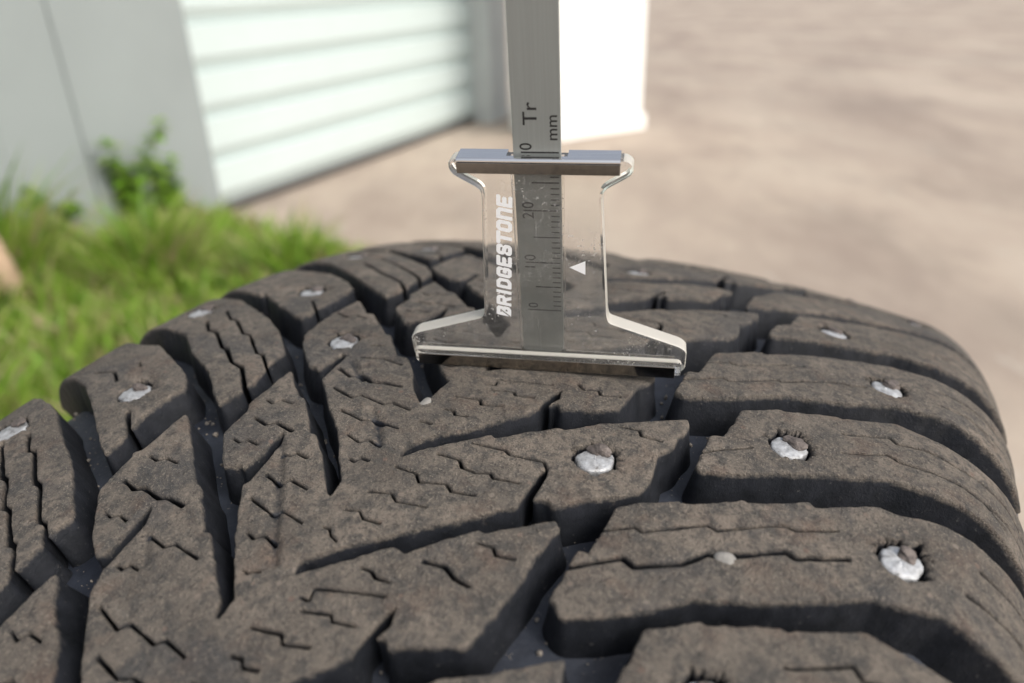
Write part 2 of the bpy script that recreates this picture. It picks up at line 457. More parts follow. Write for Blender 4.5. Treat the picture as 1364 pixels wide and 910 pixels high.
# ------------------------------------------------------------------ the tread pattern, measured in mm (s, v)
DATA = json.loads(r'''{"B": {"Y0": [[-43.1, -39.1], [-43.0, -38.2], [-48.4, -31.1], [-54.7, -23.3], [-54.8, -21.9], [-58.5, -17.4], [-61.2, -14.2], [-60.9, -13.1], [-63.8, -9.6], [-66.2, -6.5], [-68.6, -3.6], [-71.3, -1.6], [-67, -2.2], [-61.5, -1.4], [-61, 1.4], [-61.4, 3.0], [-58.4, 6.3], [-52.5, 12.4], [-52.8, 14.3], [-45.3, 21.3], [-45.4, 22.4], [-39.3, 29.8], [-39.5, 30.2], [-40.4, 31.0], [-46.1, 29.9], [-49.0, 30.0], [-60.8, 28.4], [-62.9, 23.7], [-65.0, 20.0], [-63.7, 19.0], [-65.6, 17.2], [-68.2, 16.1], [-76.1, 9.3], [-79.5, 5.3], [-83.7, 2.8], [-86.3, 3.1], [-90.4, 2.7], [-95.6, 1.9], [-96.7, -0.9], [-93.7, -2.0], [-90.0, -5.3], [-84.5, -10.3], [-81.2, -14.6], [-74.5, -21.9], [-72.6, -22.4], [-70.8, -23.4], [-69.8, -25.2], [-70.5, -26.1], [-68.4, -29.8], [-61.6, -37.3], [-60.4, -37.7], [-54.5, -38.6], [-53.4, -39.2], [-52.3, -38.3]], "Y1": [[-26.4, -29.9], [-26.4, -29.3], [-29.6, -25.7], [-31.9, -22.5], [-32.2, -21.0], [-36.0, -16.9], [-39.2, -13.8], [-39.2, -12.4], [-42.0, -9.0], [-46.7, -4.2], [-49.0, -1.8], [-48.8, -1.2], [-44.1, -2.0], [-37.9, -1.4], [-37.5, 1.4], [-38.4, 3.1], [-34.7, 6.3], [-27.9, 13.4], [-28.3, 14.4], [-21.3, 21.9], [-21.6, 22.9], [-17.4, 27.2], [-15.7, 29.7], [-13.9, 32.6], [-8.8, 39.2], [-12.1, 40.1], [-14.2, 39.2], [-17.4, 39.4], [-19.9, 37.5], [-23.0, 38.2], [-25.8, 38.7], [-29.2, 37.9], [-33.5, 32.5], [-37.2, 28.4], [-36.2, 27.0], [-37.4, 25.0], [-39.4, 23.9], [-42.7, 20.6], [-50.7, 11.5], [-55.1, 6.3], [-59.6, 2.1], [-61.4, 2.9], [-63.9, 3.4], [-70.3, 5.1], [-70.7, 2.4], [-67.8, -1.6], [-65.1, -4.3], [-59.4, -9.7], [-54.1, -14.1], [-52.6, -15.2], [-50.8, -16.6], [-49.0, -18.9], [-50.7, -21.3], [-46.9, -25.5], [-44.4, -27.8], [-38.5, -28.3], [-37.0, -29.3], [-36.2, -29.7]], "Y2": [[4.0, -38.4], [3.8, -37.5], [-1.1, -32.0], [-0.9, -30.4], [-8.1, -21.6], [-8.0, -20.6], [-14.5, -14.2], [-14.2, -11.9], [-16.9, -9.3], [-23.2, -4.4], [-25.2, -2.1], [-25.7, -0.9], [-17.6, -0.5], [-12.0, 1.4], [-12.3, 3.6], [-7.8, 9.1], [-6.0, 14.1], [-1.0, 20.7], [1.9, 26.8], [0.7, 30.6], [-2.7, 30.1], [-3.5, 28.8], [-8.0, 28.9], [-12.8, 28.4], [-14.9, 23.7], [-17.0, 20.0], [-15.7, 19.0], [-17.6, 17.2], [-20.2, 16.1], [-28.1, 9.3], [-31.5, 5.3], [-35.7, 2.8], [-38.4, 3.1], [-42.4, 2.7], [-47.6, 1.9], [-48.6, -0.9], [-45.7, -2.0], [-42.0, -5.3], [-36.5, -10.3], [-33.2, -14.6], [-26.5, -21.9], [-23.9, -24.5], [-23.5, -27.1], [-23.5, -27.8], [-18.0, -34.5], [-14.0, -37.7], [-6.6, -38.8]], "Y3": [[21.2, -29.9], [21.1, -29.3], [18.3, -25.7], [16.4, -22.5], [16.2, -21.0], [12.8, -16.9], [9.9, -13.8], [10.1, -12.4], [7.6, -9.0], [3.4, -4.2], [1.3, -1.8], [1.6, -1.2], [6.2, -2.0], [12.4, -1.4], [13.2, 1.4], [12.4, 3.1], [16.5, 6.3], [23.9, 13.4], [23.6, 14.4], [31.4, 21.9], [31.2, 22.9], [35.8, 27.2], [37.8, 29.7], [39.9, 32.6], [45.6, 39.2], [42.5, 40.1], [40.3, 39.2], [37.0, 39.4], [34.3, 37.5], [31.4, 38.2], [28.6, 38.7], [25.1, 37.9], [20.2, 32.5], [16.1, 28.4], [17.0, 27.0], [15.6, 25.0], [13.5, 23.9], [9.9, 20.6], [0.9, 11.5], [-3.9, 6.3], [-8.9, 2.1], [-10.6, 2.9], [-13.0, 3.4], [-19.3, 5.1], [-19.9, 2.4], [-17.4, -1.6], [-15.0, -4.3], [-9.9, -9.7], [-5.0, -14.1], [-3.6, -15.2], [-2.0, -16.6], [-0.3, -18.9], [-2.3, -21.3], [1.1, -25.5], [3.3, -27.8], [9.2, -28.3], [10.5, -29.3], [11.3, -29.7]], "Y4": [[49.9, -38.4], [49.8, -37.5], [46.0, -32.0], [46.5, -30.4], [41.0, -21.6], [41.3, -20.6], [36.0, -14.2], [36.8, -11.9], [34.6, -9.3], [29.2, -4.4], [27.6, -2.1], [27.4, -0.9], [35.6, -0.5], [41.6, 1.4], [41.6, 3.6], [47.2, 9.1], [50.0, 14.1], [56.2, 20.7], [60.3, 26.8], [59.9, 30.6], [56.4, 30.1], [55.3, 28.8], [50.8, 28.9], [45.9, 28.4], [42.9, 23.7], [40.1, 20.0], [41.2, 19.0], [39.0, 17.2], [36.2, 16.1], [26.9, 9.3], [22.8, 5.3], [18.1, 2.8], [15.5, 3.1], [11.4, 2.7], [6.0, 1.9], [4.5, -0.9], [7.1, -2.0], [10.3, -5.3], [14.7, -10.3], [17.2, -14.6], [22.6, -21.9], [24.6, -24.5], [24.6, -27.1], [24.4, -27.8], [28.7, -34.5], [32.0, -37.7], [39.2, -38.8]], "Y5": [[71.2, -29.9], [71.2, -29.3], [69.0, -25.7], [67.5, -22.5], [67.6, -21.0], [64.8, -16.9], [62.4, -13.8], [62.8, -12.4], [60.8, -9.0], [57.4, -4.2], [55.6, -1.8], [56.0, -1.2], [60.5, -2.0], [66.8, -1.4], [68.0, 1.4], [67.5, 3.1], [72.0, 6.3], [80.6, 13.4], [80.5, 14.4], [89.4, 21.9], [89.3, 22.9], [94.6, 27.2], [97.0, 29.7], [99.5, 32.6], [106.3, 39.2], [103.2, 40.1], [100.9, 39.2], [97.7, 39.4], [94.7, 37.5], [91.8, 38.2], [89.2, 38.7], [85.6, 37.9], [79.8, 32.5], [75.1, 28.4], [75.8, 27.0], [74.1, 25.0], [71.8, 23.9], [67.7, 20.6], [57.3, 11.5], [51.6, 6.3], [46.0, 2.1], [44.5, 2.9], [42.1, 3.4], [36.1, 5.1], [35.1, 2.4], [36.9, -1.6], [38.9, -4.3], [43.3, -9.7], [47.4, -14.1], [48.7, -15.2], [50.1, -16.6], [51.4, -18.9], [49.0, -21.3], [51.8, -25.5], [53.7, -27.8], [59.5, -28.3], [60.6, -29.3], [61.3, -29.7]], "Y6": [[98.6, -38.4], [98.7, -37.5], [95.7, -32.0], [96.4, -30.4], [92.3, -21.6], [92.8, -20.6], [88.4, -14.2], [89.6, -11.9], [87.8, -9.3], [83.2, -4.4], [81.9, -2.1], [81.9, -0.9], [90.1, -0.5], [96.4, 1.4], [96.8, 3.6], [103.2, 9.1], [106.8, 14.1], [114.0, 20.7], [119.0, 26.8], [119.2, 30.6], [115.6, 30.1], [114.3, 28.8], [109.9, 28.9], [104.9, 28.4], [101.2, 23.7], [97.8, 20.0], [98.8, 19.0], [96.2, 17.2], [93.3, 16.1], [83.0, 9.3], [78.2, 5.3], [73.2, 2.8], [70.6, 3.1], [66.4, 2.7], [60.9, 1.9], [58.9, -0.9], [61.5, -2.0], [64.1, -5.3], [67.8, -10.3], [69.6, -14.6], [73.8, -21.9], [75.5, -24.5], [75.0, -27.1], [74.8, -27.8], [78.0, -34.5], [80.9, -37.7], [87.9, -38.8]], "Y-1": [[-74.4, -29.9], [-74.5, -29.3], [-77.6, -25.7], [-79.9, -22.5], [-80.2, -21.0], [-84.0, -16.9], [-87.2, -13.8], [-87.2, -12.4], [-90.0, -9.0], [-94.7, -4.2], [-97.0, -1.8], [-96.8, -1.2], [-92.1, -2.0], [-85.9, -1.4], [-85.5, 1.4], [-86.4, 3.1], [-82.7, 6.3], [-75.9, 13.4], [-76.3, 14.4], [-69.3, 21.9], [-69.6, 22.9], [-65.4, 27.2], [-63.7, 29.7], [-61.9, 32.6], [-56.8, 39.2], [-60.1, 40.1], [-62.1, 39.2], [-65.4, 39.4], [-67.9, 37.5], [-71.0, 38.2], [-73.8, 38.7], [-77.2, 37.9], [-81.5, 32.5], [-85.2, 28.4], [-84.2, 27.0], [-85.4, 25.0], [-87.3, 23.9], [-90.7, 20.6], [-98.7, 11.5], [-103.1, 6.3], [-107.6, 2.1], [-109.4, 2.9], [-111.9, 3.4], [-118.3, 5.1], [-118.7, 2.4], [-115.8, -1.6], [-113.1, -4.3], [-107.4, -9.7], [-102.1, -14.1], [-100.6, -15.2], [-98.8, -16.6], [-97.0, -18.9], [-98.7, -21.3], [-94.8, -25.5], [-92.4, -27.8], [-86.5, -28.3], [-85.0, -29.3], [-84.2, -29.7]], "RS3": [[16.3, 37.1], [22.4, 44.3], [22.0, 45.2], [27.5, 51.8], [29.6, 55.4], [33.0, 60.9], [35.9, 67.1], [36.7, 73.1], [37.2, 79], [37.5, 98], [19.5, 98], [19.8, 84], [20.3, 78.3], [18.9, 73.3], [18.0, 69.0], [11.8, 60.1], [8.1, 52.3], [6.9, 50.0], [3.4, 46.2], [-0.2, 41.5], [-3.1, 36.4], [-2.2, 34.8], [3.2, 34.8], [5.7, 34.6], [6.3, 36.4], [10.9, 36.6]], "RS1": [[-33.1, 36.2], [-31.4, 37.9], [-27.9, 43.3], [-27.9, 44.4], [-25.2, 48.6], [-23.1, 51.3], [-23.4, 51.9], [-18.4, 59.6], [-19.1, 60.4], [-13.6, 68.5], [-13.9, 70.5], [-12.6, 74], [-11.8, 79], [-11.5, 98], [-29.5, 98], [-29.5, 84], [-29.1, 78.3], [-30.5, 73.3], [-31.4, 69.0], [-37.6, 60.1], [-41.3, 52.3], [-42.5, 50.0], [-46.0, 46.2], [-49.6, 41.5], [-52.5, 36.4], [-51, 35.3], [-50.6, 34.2], [-47.1, 34.4], [-42.5, 34.5], [-42.1, 35.9], [-38.2, 36.1]], "RS2": [[-1.8, 45.9], [2.8, 51.6], [2.4, 52.2], [6.4, 60.1], [6.2, 60.9], [10.9, 69.4], [10, 75], [9.8, 82], [9.8, 98], [-5.2, 98], [-5, 90], [-4.6, 81.4], [-5.5, 76.4], [-6.5, 69.0], [-11.1, 60.5], [-15.2, 53.8], [-18.7, 48.3], [-20.4, 43.9], [-19.4, 43.3], [-16.4, 43.4], [-11.5, 43.2], [-10.4, 45.2], [-6.5, 45.7]], "RS4": [[52.3, 46.8], [56.9, 52.4], [58.3, 55.8], [63.0, 62.7], [67.3, 69.7], [68.5, 76], [69.5, 83], [70, 98], [49.5, 98], [49.5, 90], [48.2, 84], [46.5, 78.9], [45.2, 73.1], [44.7, 66.8], [41.6, 61.5], [38.4, 54.3], [32.6, 44.2], [35.1, 43.5], [40.3, 44.0], [43.2, 46.5]], "RS5": [[74.7, 38.6], [84.4, 49.9], [94, 61], [98, 70], [100, 79], [101, 98], [79, 98], [78, 84], [76.2, 77.2], [73.0, 69.7], [69.3, 60.6], [62.6, 51.8], [48.6, 35.9], [60.4, 35.5], [64.5, 37.2]], "LS2": [[-18, -97], [0, -97], [-1.2, -80], [-1.9, -72.2], [-2.1, -68.2], [-4.1, -64.3], [-9.4, -52.4], [-13.9, -44.7], [-20.5, -36.7], [-25.4, -36.1], [-32.1, -33.9], [-37.5, -34.9], [-38.9, -35.0], [-36.3, -39.3], [-31.3, -46.0], [-26.5, -56.5], [-20.7, -65.3], [-19.6, -68.9]], "LS0": [[-46, -97], [-47.2, -80], [-47.7, -76.2], [-48.6, -71.3], [-50.3, -66.5], [-54.3, -58.8], [-58.0, -50.4], [-61.7, -44.2], [-66.9, -36.6], [-69.8, -37.4], [-72.0, -36.8], [-75.3, -36.5], [-78.9, -36.1], [-81.3, -36.0], [-85.4, -35.0], [-82.8, -39.3], [-77.8, -46.0], [-73.0, -56.5], [-67.2, -65.3], [-66.1, -68.9], [-64, -80], [-63.5, -97]], "LS1": [[-39, -97], [-24.5, -97], [-25.6, -80], [-26.5, -72.7], [-25.8, -67.6], [-29.2, -59.3], [-31.9, -53.4], [-33.8, -49.3], [-36.6, -46.2], [-41.4, -47.0], [-46.0, -46.7], [-49.1, -45.6], [-54.1, -44.6], [-55.4, -44.3], [-54.5, -46.5], [-51.0, -52.9], [-46.7, -60.7], [-42.0, -69.6], [-40.6, -75]], "LS3": [[6, -97], [22.5, -97], [21, -80], [20.4, -65.7], [19.2, -59.6], [14.7, -50.3], [10.7, -45.4], [1.4, -43.9], [-5.3, -44.3], [-7.4, -44.5], [-7.2, -46.5], [-1.9, -57.4], [2.6, -65.2], [1.7, -66], [2.6, -70], [4, -76]], "LS4": [[31, -97], [49, -97], [48, -80], [47, -70], [46.2, -62.9], [38.7, -49.5], [32.5, -39.7], [27.2, -34.6], [20.3, -34.4], [14.0, -33.4], [8.4, -34.1], [12.9, -42.4], [19.9, -52.9], [29.0, -68.8], [30, -73]]}, "C": {"slot1": [[-49.8, -19.6], [-49.5, -18.0], [-40.6, -18.1], [-41.1, -17.4], [-45.5, -15.8], [-51.3, -14.9], [-53.4, -15.9]], "slot0": [[-70.9, -26.4], [-69.7, -25.4], [-60.8, -26.1], [-61.2, -25.2], [-63.6, -23.8], [-71.0, -23.0], [-72.1, -24.8]], "slot2": [[-27.2, -23.9], [-23.6, -25.1], [-17.7, -24.8], [-17.9, -23.5], [-19.4, -22.9], [-25.8, -22.3]], "slotA1": [[-40.4, 24.0], [-39.2, 23.9], [-31.4, 23.9], [-30.5, 24.6], [-32.4, 25.1], [-37.5, 25.3], [-39.3, 26.2]], "slotA2": [[-21.6, 16.5], [-20.2, 16.3], [-13.0, 17.4], [-11.9, 18.0], [-14.3, 18.8], [-17.7, 17.5], [-19.8, 18.2]]}, "D": {"bandL1": [[-41.5, -18.2], [-41.2, -17.5], [-49.0, -10.2], [-54.0, -6.1], [-55.2, -5.3], [-61.4, -0.2], [-61.8, -1.2], [-55.6, -6.4], [-50.0, -11.4], [-49.4, -11.2]], "bandL0": [[-64.4, -23.3], [-64.1, -22.3], [-68.3, -17.5], [-68.6, -18.1]], "bandL2": [[-29.9, -8.7], [-29.6, -8.0], [-33.0, -3.7], [-37.0, -0.6], [-37.4, -1.5], [-33.7, -5.3]], "bandA2": [[-19.1, -22.1], [-18.3, -21.5], [-21.4, -17.7], [-23.6, -14.6], [-24.3, -15.0], [-21.8, -18.7]]}, "S": {"LS0a": [[[-56.1, -66.2], [-59.4, -60.8], [-59.0, -59.5], [-64.0, -51.5], [-64.2, -49.5], [-69.4, -41.5], [-69.2, -40.2], [-72.6, -35.2], [-73.9, -34.0]], 0.74], "LS0b": [[[-59.6, -69.4], [-65.2, -59.3], [-65.3, -57.6], [-69.6, -51.1], [-69.5, -49.7], [-73.9, -42.2], [-73.7, -41.1], [-79.0, -34.1]], 0.87], "LS1a": [[[-46.0, -50.6], [-48.7, -47.0], [-53.4, -40.6]], 0.8], "LS1b": [[[-38.0, -72.3], [-36.7, -67.7], [-39.0, -63.9]], 0.64], "LS1c": [[[-32.1, -65.7], [-33.9, -63.3]], 0.38], "LS2a": [[[-13.9, -66.7], [-17.9, -61.5], [-18.2, -58.6], [-23.1, -51.6], [-23.4, -49.8], [-27.2, -44.3], [-28.1, -40.6], [-35.0, -32.4]], 0.74], "LS2b": [[[-8.5, -66.4], [-12.1, -60.9], [-12.4, -58.7], [-17.1, -51.8], [-17.3, -49.6], [-23.0, -41.8], [-23.1, -40.1], [-28.3, -33.3]], 0.57], "LS3a": [[[1.3, -49.5], [-5.7, -41.2]], 0.61], "LS4a": [[[30.6, -58.3], [22.1, -44.9], [18.0, -37.2], [11.7, -30.7]], 0.79], "LS4b": [[[36.6, -57.3], [30.2, -46.2], [23.6, -36.3], [19.3, -32.0]], 0.7], "L0a": [[[-53.1, -35.7], [-53.4, -33.3], [-52.4, -32.4], [-52.6, -29.4]], 0.39], "L0b": [[[-58.5, -35.4], [-59.2, -31.9], [-58.5, -30.3], [-59.2, -26.0], [-58.6, -24.7], [-58.9, -21.0]], 0.63], "L0c": [[[-64.3, -32.2], [-64.6, -30.4], [-63.8, -29.4], [-64.2, -27.2]], 0.38], "L0d": [[[-64.8, -21.3], [-65.4, -17.6], [-64.4, -16.4], [-64.9, -11.4]], 0.38], "L0e": [[[-70.2, -21.8], [-70.3, -20.4], [-69.4, -19.9], [-69.5, -17.9]], 0.41], "L1a": [[[-34.8, -27.5], [-35.4, -25.3], [-34.0, -24.7], [-34.1, -21.8]], 0.39], "L1b": [[[-39.5, -25.6], [-40.3, -22.1], [-39.2, -20.8], [-39.9, -16.7]], 0.58], "L1c": [[[-44.9, -25.0], [-45.3, -23.1], [-44.3, -22.4], [-44.6, -19.8]], 0.42], "L1d": [[[-44.9, -14.0], [-44.6, -12.6], [-43.7, -12.5], [-44.0, -9.9]], 0.49], "L1e": [[[-49.3, -13.5], [-50.0, -10.0], [-48.6, -9.2], [-49.2, -5.3]], 0.39], "L1f": [[[-53.8, -12.4], [-55.0, -6.9], [-53.9, -6.0], [-54.5, -1.6]], 0.42], "L1g": [[[-58.9, -8.0], [-59.3, -6.4], [-58.3, -5.3], [-58.8, -2.9]], 0.38], "L1h": [[[-63.8, -3.9], [-63.9, -3.0], [-63.3, -2.4], [-63.0, -1.6]], 0.38], "L2a": [[[-3.5, -38.0], [-4.2, -34.5], [-2.8, -33.3], [-3.4, -30.2]], 0.38], "L2b": [[[-13.1, -21.4], [-12.7, -20.1], [-12.3, -18.8]], 0.38], "L2c": [[[-17.6, -20.4], [-17.1, -17.7], [-16.4, -15.7], [-16.9, -11.4]], 0.38], "L2d": [[[-22.3, -21.6], [-23.6, -17.9], [-22.6, -16.1], [-23.8, -13.1], [-23.1, -10.7], [-22.9, -7.2]], 0.74], "L2e": [[[-27.6, -18.4], [-28.9, -13.2], [-27.6, -12.4], [-28.3, -7.0], [-27.3, -6.0], [-27.9, -1.9]], 0.41], "L2f": [[[-32.4, -12.7], [-33.3, -7.7], [-32.4, -6.0], [-32.7, -0.7]], 0.4], "L2g": [[[-37.1, -7.7], [-37.9, -4.6], [-36.8, -3.6], [-37.5, -0.8]], 0.38], "L2h": [[[-41.6, -3.7], [-41.8, -2.4], [-40.8, -2.1], [-40.8, -0.5]], 0.38], "L2i": [[[-29.8, 1.2], [-29.6, 2.2], [-29.6, 3.4]], 0.38], "A1a": [[[-35.2, 8.2], [-34.9, 11.9], [-36.1, 13.1], [-36.2, 15.4], [-35.3, 17.4], [-36.1, 18.4], [-35.4, 22.2]], 0.41], "A1b": [[[-40.2, 4.0], [-40.0, 7.5], [-41.3, 8.9], [-40.0, 12.8], [-41.0, 14.2], [-40.2, 17.7]], 0.41], "A1c": [[[-46.0, 3.1], [-44.9, 6.6], [-45.9, 8.1], [-45.0, 12.7]], 0.38], "A1d": [[[-50.1, 2.1], [-49.5, 4.4], [-50.4, 5.7], [-50.1, 8.4]], 0.38], "A1e": [[[-53.8, 1.4], [-53.7, 2.5], [-54.5, 3.2], [-55.0, 4.7]], 0.38], "A1f": [[[-30.8, 11.7], [-30.1, 17.1], [-30.7, 18.2], [-30.2, 20.6], [-29.7, 23.4], [-30.7, 24.3]], 0.38], "A1g": [[[-16.5, 30.2], [-16.1, 33.4], [-17.2, 34.1], [-16.8, 37.3]], 0.38], "A0a": [[[-57.0, 10.4], [-56.9, 12.0], [-57.5, 13.0], [-57.3, 15.3]], 0.38], "A0b": [[[-52.8, 17.2], [-52.3, 20.2], [-53.2, 22.1], [-53.5, 24.6]], 0.54], "A0c": [[[-47.3, 22.1], [-47.0, 24.4], [-47.9, 25.3], [-47.4, 27.8]], 0.38], "A2a": [[[-21.6, 2.9], [-20.7, 7.2], [-21.7, 8.0], [-20.6, 11.5]], 0.38], "A2b": [[[-25.4, 3.1], [-25.1, 4.8], [-25.9, 5.5], [-25.4, 7.7]], 0.38], "A2c": [[[-17.3, 7.2], [-16.1, 11.2], [-16.8, 11.7], [-16.1, 14.9]], 0.38], "A2d": [[[-15.8, 6.0], [-15.7, 7.3], [-14.1, 6.8], [-12.5, 11.5], [-11.2, 15.9]], 0.38], "A2e": [[[-8.9, 19.7], [-9.9, 21.3], [-8.9, 23.5], [-10.0, 24.3], [-8.9, 27.4]], 0.38], "RS1a": [[[-38.1, 35.9], [-35.3, 39.6], [-35.6, 40.8], [-30.3, 48.1], [-30.5, 49.6], [-24.9, 57.4], [-25.1, 58.8], [-22.0, 63.9]], 0.4], "RS1b": [[[-45.9, 33.8], [-40.9, 40.0], [-41.5, 41.7], [-38.2, 47.1], [-35.1, 49.5], [-34.9, 50.8], [-29.5, 58.3], [-29.9, 59.7], [-26.4, 65.8]], 0.72], "RS2a": [[[1.5, 61.5], [1.9, 62.7], [5.6, 68.4], [4.3, 69.6], [5.4, 73.7], [5.0, 78.8], [5.3, 81.6]], 0.38], "RS2b": [[[-3.9, 62.1], [-3.5, 63.1], [0.1, 68.3], [-0.7, 70.3], [0.1, 77.2], [0.5, 82.0], [-1.5, 88.0]], 0.43], "RS2c": [[[-16.0, 43.4], [-13.4, 46.2], [-12.4, 47.8], [-10.8, 49.6]], 0.38], "RS3a": [[[10.8, 36.5], [13.6, 40.2], [13.4, 41.8], [19.8, 49.3], [19.8, 50.5], [21.4, 52.4]], 0.38], "RS3b": [[[2.3, 34.6], [6.9, 40.7], [6.5, 42.0], [9.0, 45.4], [12.3, 48.8], [12.3, 50.0], [18.0, 56.8], [19.5, 59.5], [19.6, 61.1], [21.2, 63.3]], 0.5], "RS3c": [[[30.7, 75.5], [31.4, 79.2], [32.1, 82.9]], 0.38], "RS3d": [[[24.6, 75.5], [25.6, 79.0], [26.1, 82.6], [23.5, 87.0]], 0.38], "RS4a": [[[50.2, 63.0], [53.3, 67.5], [52.5, 69.8], [54.3, 76.4], [56.5, 83.6]], 0.4], "RS4b": [[[35.8, 44.2], [40.0, 48.1], [42.3, 50.1]], 0.38]}, "STUD": {"LS0": [-56.3, -72.3], "LS1": [-40.7, -56.0], "LS2": [-9.9, -73.3], "LS3": [6.3, -54.1], "LS4": [38.3, -66.8], "Y2": [-13.2, -28.1], "Y1": [-25.4, 29.8], "RS1": [-22.5, 72.2], "RS2": [-6.8, 54.7], "RS3": [24.6, 67.0], "RS4": [47.3, 55.2], "RS5": [97.4, 75.6], "far": [58.5, 6.9], "Y3": [6.8, 13.1]}}''')
BL = DATA['B']

tyre = bpy.data.objects.new('winter_tyre', None); COL.objects.link(tyre)
tag(tyre, 'worn studded black winter tyre dusted with brown dirt, standing under the clear tread gauge', 'tyre')
_rot = Matrix.Rotation(-0.507157, 4, 'Z') @ Matrix.Rotation(0.016932, 4, 'Y')
_ctr = Vector((0, 0, AXLE_Z))
_base = _ctr - (_rot.to_3x3() @ Vector((0, 0, WHEEL_R)))
tyre.matrix_world = Matrix.Translation(_base) @ _rot
HUB = (0, 0, WHEEL_R)
def on_tyre(name, me, mat, ds=0.0):
    o = link(name, me, mat, tyre, HUB); o.rotation_euler = (-ds / RMM, 0, 0); return o
def again(src, ds):
    o = src.copy(); COL.objects.link(o); o.parent = tyre; o.rotation_euler = (-ds / RMM, 0, 0)
    return o

def carcass_mesh():
    vs = np.concatenate([np.linspace(-101, 101, 61)])
    hs = np.where(np.abs(vs) > 98.5, -3.0, -7.4)
    prof = surf(np.zeros_like(vs), vs, hs) * 1000
    prof = [(p[0], p[2]) for p in prof]
    lx, lz = prof[-1]
    side = [(lx + 3.4, lz - 1.5), (lx + 5.0, lz - 7), (lx + 7.5, lz - 20), (lx + 8.2, lz - 32), (lx + 5, lz - 46), (lx - 3, lz - 58), (lx - 11, lz - 66), (lx - 14, lz - 72), (lx - 20, lz - 73), (lx - 21, lz - 66), (lx - 8, lz - 48), (lx - 1, lz - 30), (lx - 6, lz - 10), (lx - 30, lz - 2)]
    prof = [(-x, z) for x, z in reversed(side)] + prof + side
    n = 200; verts = []; m = len(prof)
    for i in range(n):
        t = 2 * math.pi * i / n
        verts += [(x * MM, z * MM * math.sin(t), z * MM * math.cos(t)) for x, z in prof]
    faces = [(i * m + j, ((i + 1) % n) * m + j, ((i + 1) % n) * m + (j + 1) % m, i * m + (j + 1) % m) for i in range(n) for j in range(m)]
    return mesh('carcass', verts, faces, True)
on_tyre('carcass', carcass_mesh(), M['groove'])

def stud_mesh(seed):
    rng = np.random.default_rng(seed); verts = []; faces = []; n = 28
    rings = [0.0, 0.8, 1.5, 2.1, 2.55, 2.78, 2.85]
    ph = rng.uniform(0, 6.28, 4)
    for k, r in enumerate(rings):
        for i in range(n):
            t = 2 * math.pi * i / n
            w = 1 + 0.06 * math.sin(2 * t + ph[0]) + 0.035 * math.sin(5 * t + ph[1]) + 0.025 * math.sin(9 * t + ph[2]) + rng.normal(0, 0.015)
            z = -0.62 + 0.30 * (1 - (r / 2.9) ** 2) + rng.normal(0, 0.07) - 0.10 * math.sin(t)
            if k == 5: z -= 0.18
            if k == 6: z = -2.2
            verts.append((r * w * math.cos(t), r * w * math.sin(t), z))
    for k in range(len(rings) - 1):
        for i in range(n):
            faces.append((k * n + i, (k + 1) * n + i, (k + 1) * n + (i + 1) % n, k * n + (i + 1) % n))
    return verts, faces
def lump(seed, rx, ry, rz, rough=0.22):
    rng = np.random.default_rng(seed)
    bm = bmesh.new(); bmesh.ops.create_icosphere(bm, subdivisions=3, radius=1.0)
    k = rng.normal(size=(10, 3)); ph = rng.uniform(0, 6.28, 10)
    for v in bm.verts:
        p = np.array(v.co); f = 1 + rough * sum(math.sin(2.2 * p @ k[i] + ph[i]) for i in range(10)) / 4 + rng.normal(0, 0.03)
        v.co = Vector((p[0] * rx * f, p[1] * ry * f, p[2] * rz * f))
    vs = [tuple(v.co) for v in bm.verts]; fs = [[x.index for x in f.verts] for f in bm.faces]
    bm.free(); return vs, fs
def place(verts, s, v, h=0.0):
    """local mm frame (x across, y round, z out) -> wheel frame at (s, v)"""
    c = surf(s, v, h); ex = surf(s, v + 0.05, h) - surf(s, v - 0.05, h); ey = surf(s + 0.05, v, h) - surf(s - 0.05, v, h)
    ex /= np.linalg.norm(ex); ey /= np.linalg.norm(ey); ez = np.cross(ex, ey)
    V = np.array(verts) * MM
    return c + V[:, :1] * ex + V[:, 1:2] * ey + V[:, 2:] * ez
def stud(s, v, seed):
    vs, fs = stud_mesh(seed)
    o = on_tyre('stud', mesh('stud', place(vs, s, v), fs, True), M['stud'])
    rng = np.random.default_rng(seed + 100)
    lv, lf = lump(seed, 1.35 + rng.uniform(-.3, .4), 1.0 + rng.uniform(-.2, .4), 0.7, 0.4)
    lv = np.array(lv) + (rng.uniform(-.5, .6), 1.5 + rng.uniform(-.4, .5), -0.22)
    p = link('pin', mesh('pin', place(lv, s, v), lf, False), M['pin'], o)
    return o
def again_stud(src, ds):
    o = again(src, ds)
    for ch in src.children:
        c = ch.copy(); COL.objects.link(c); c.parent = o
    return o

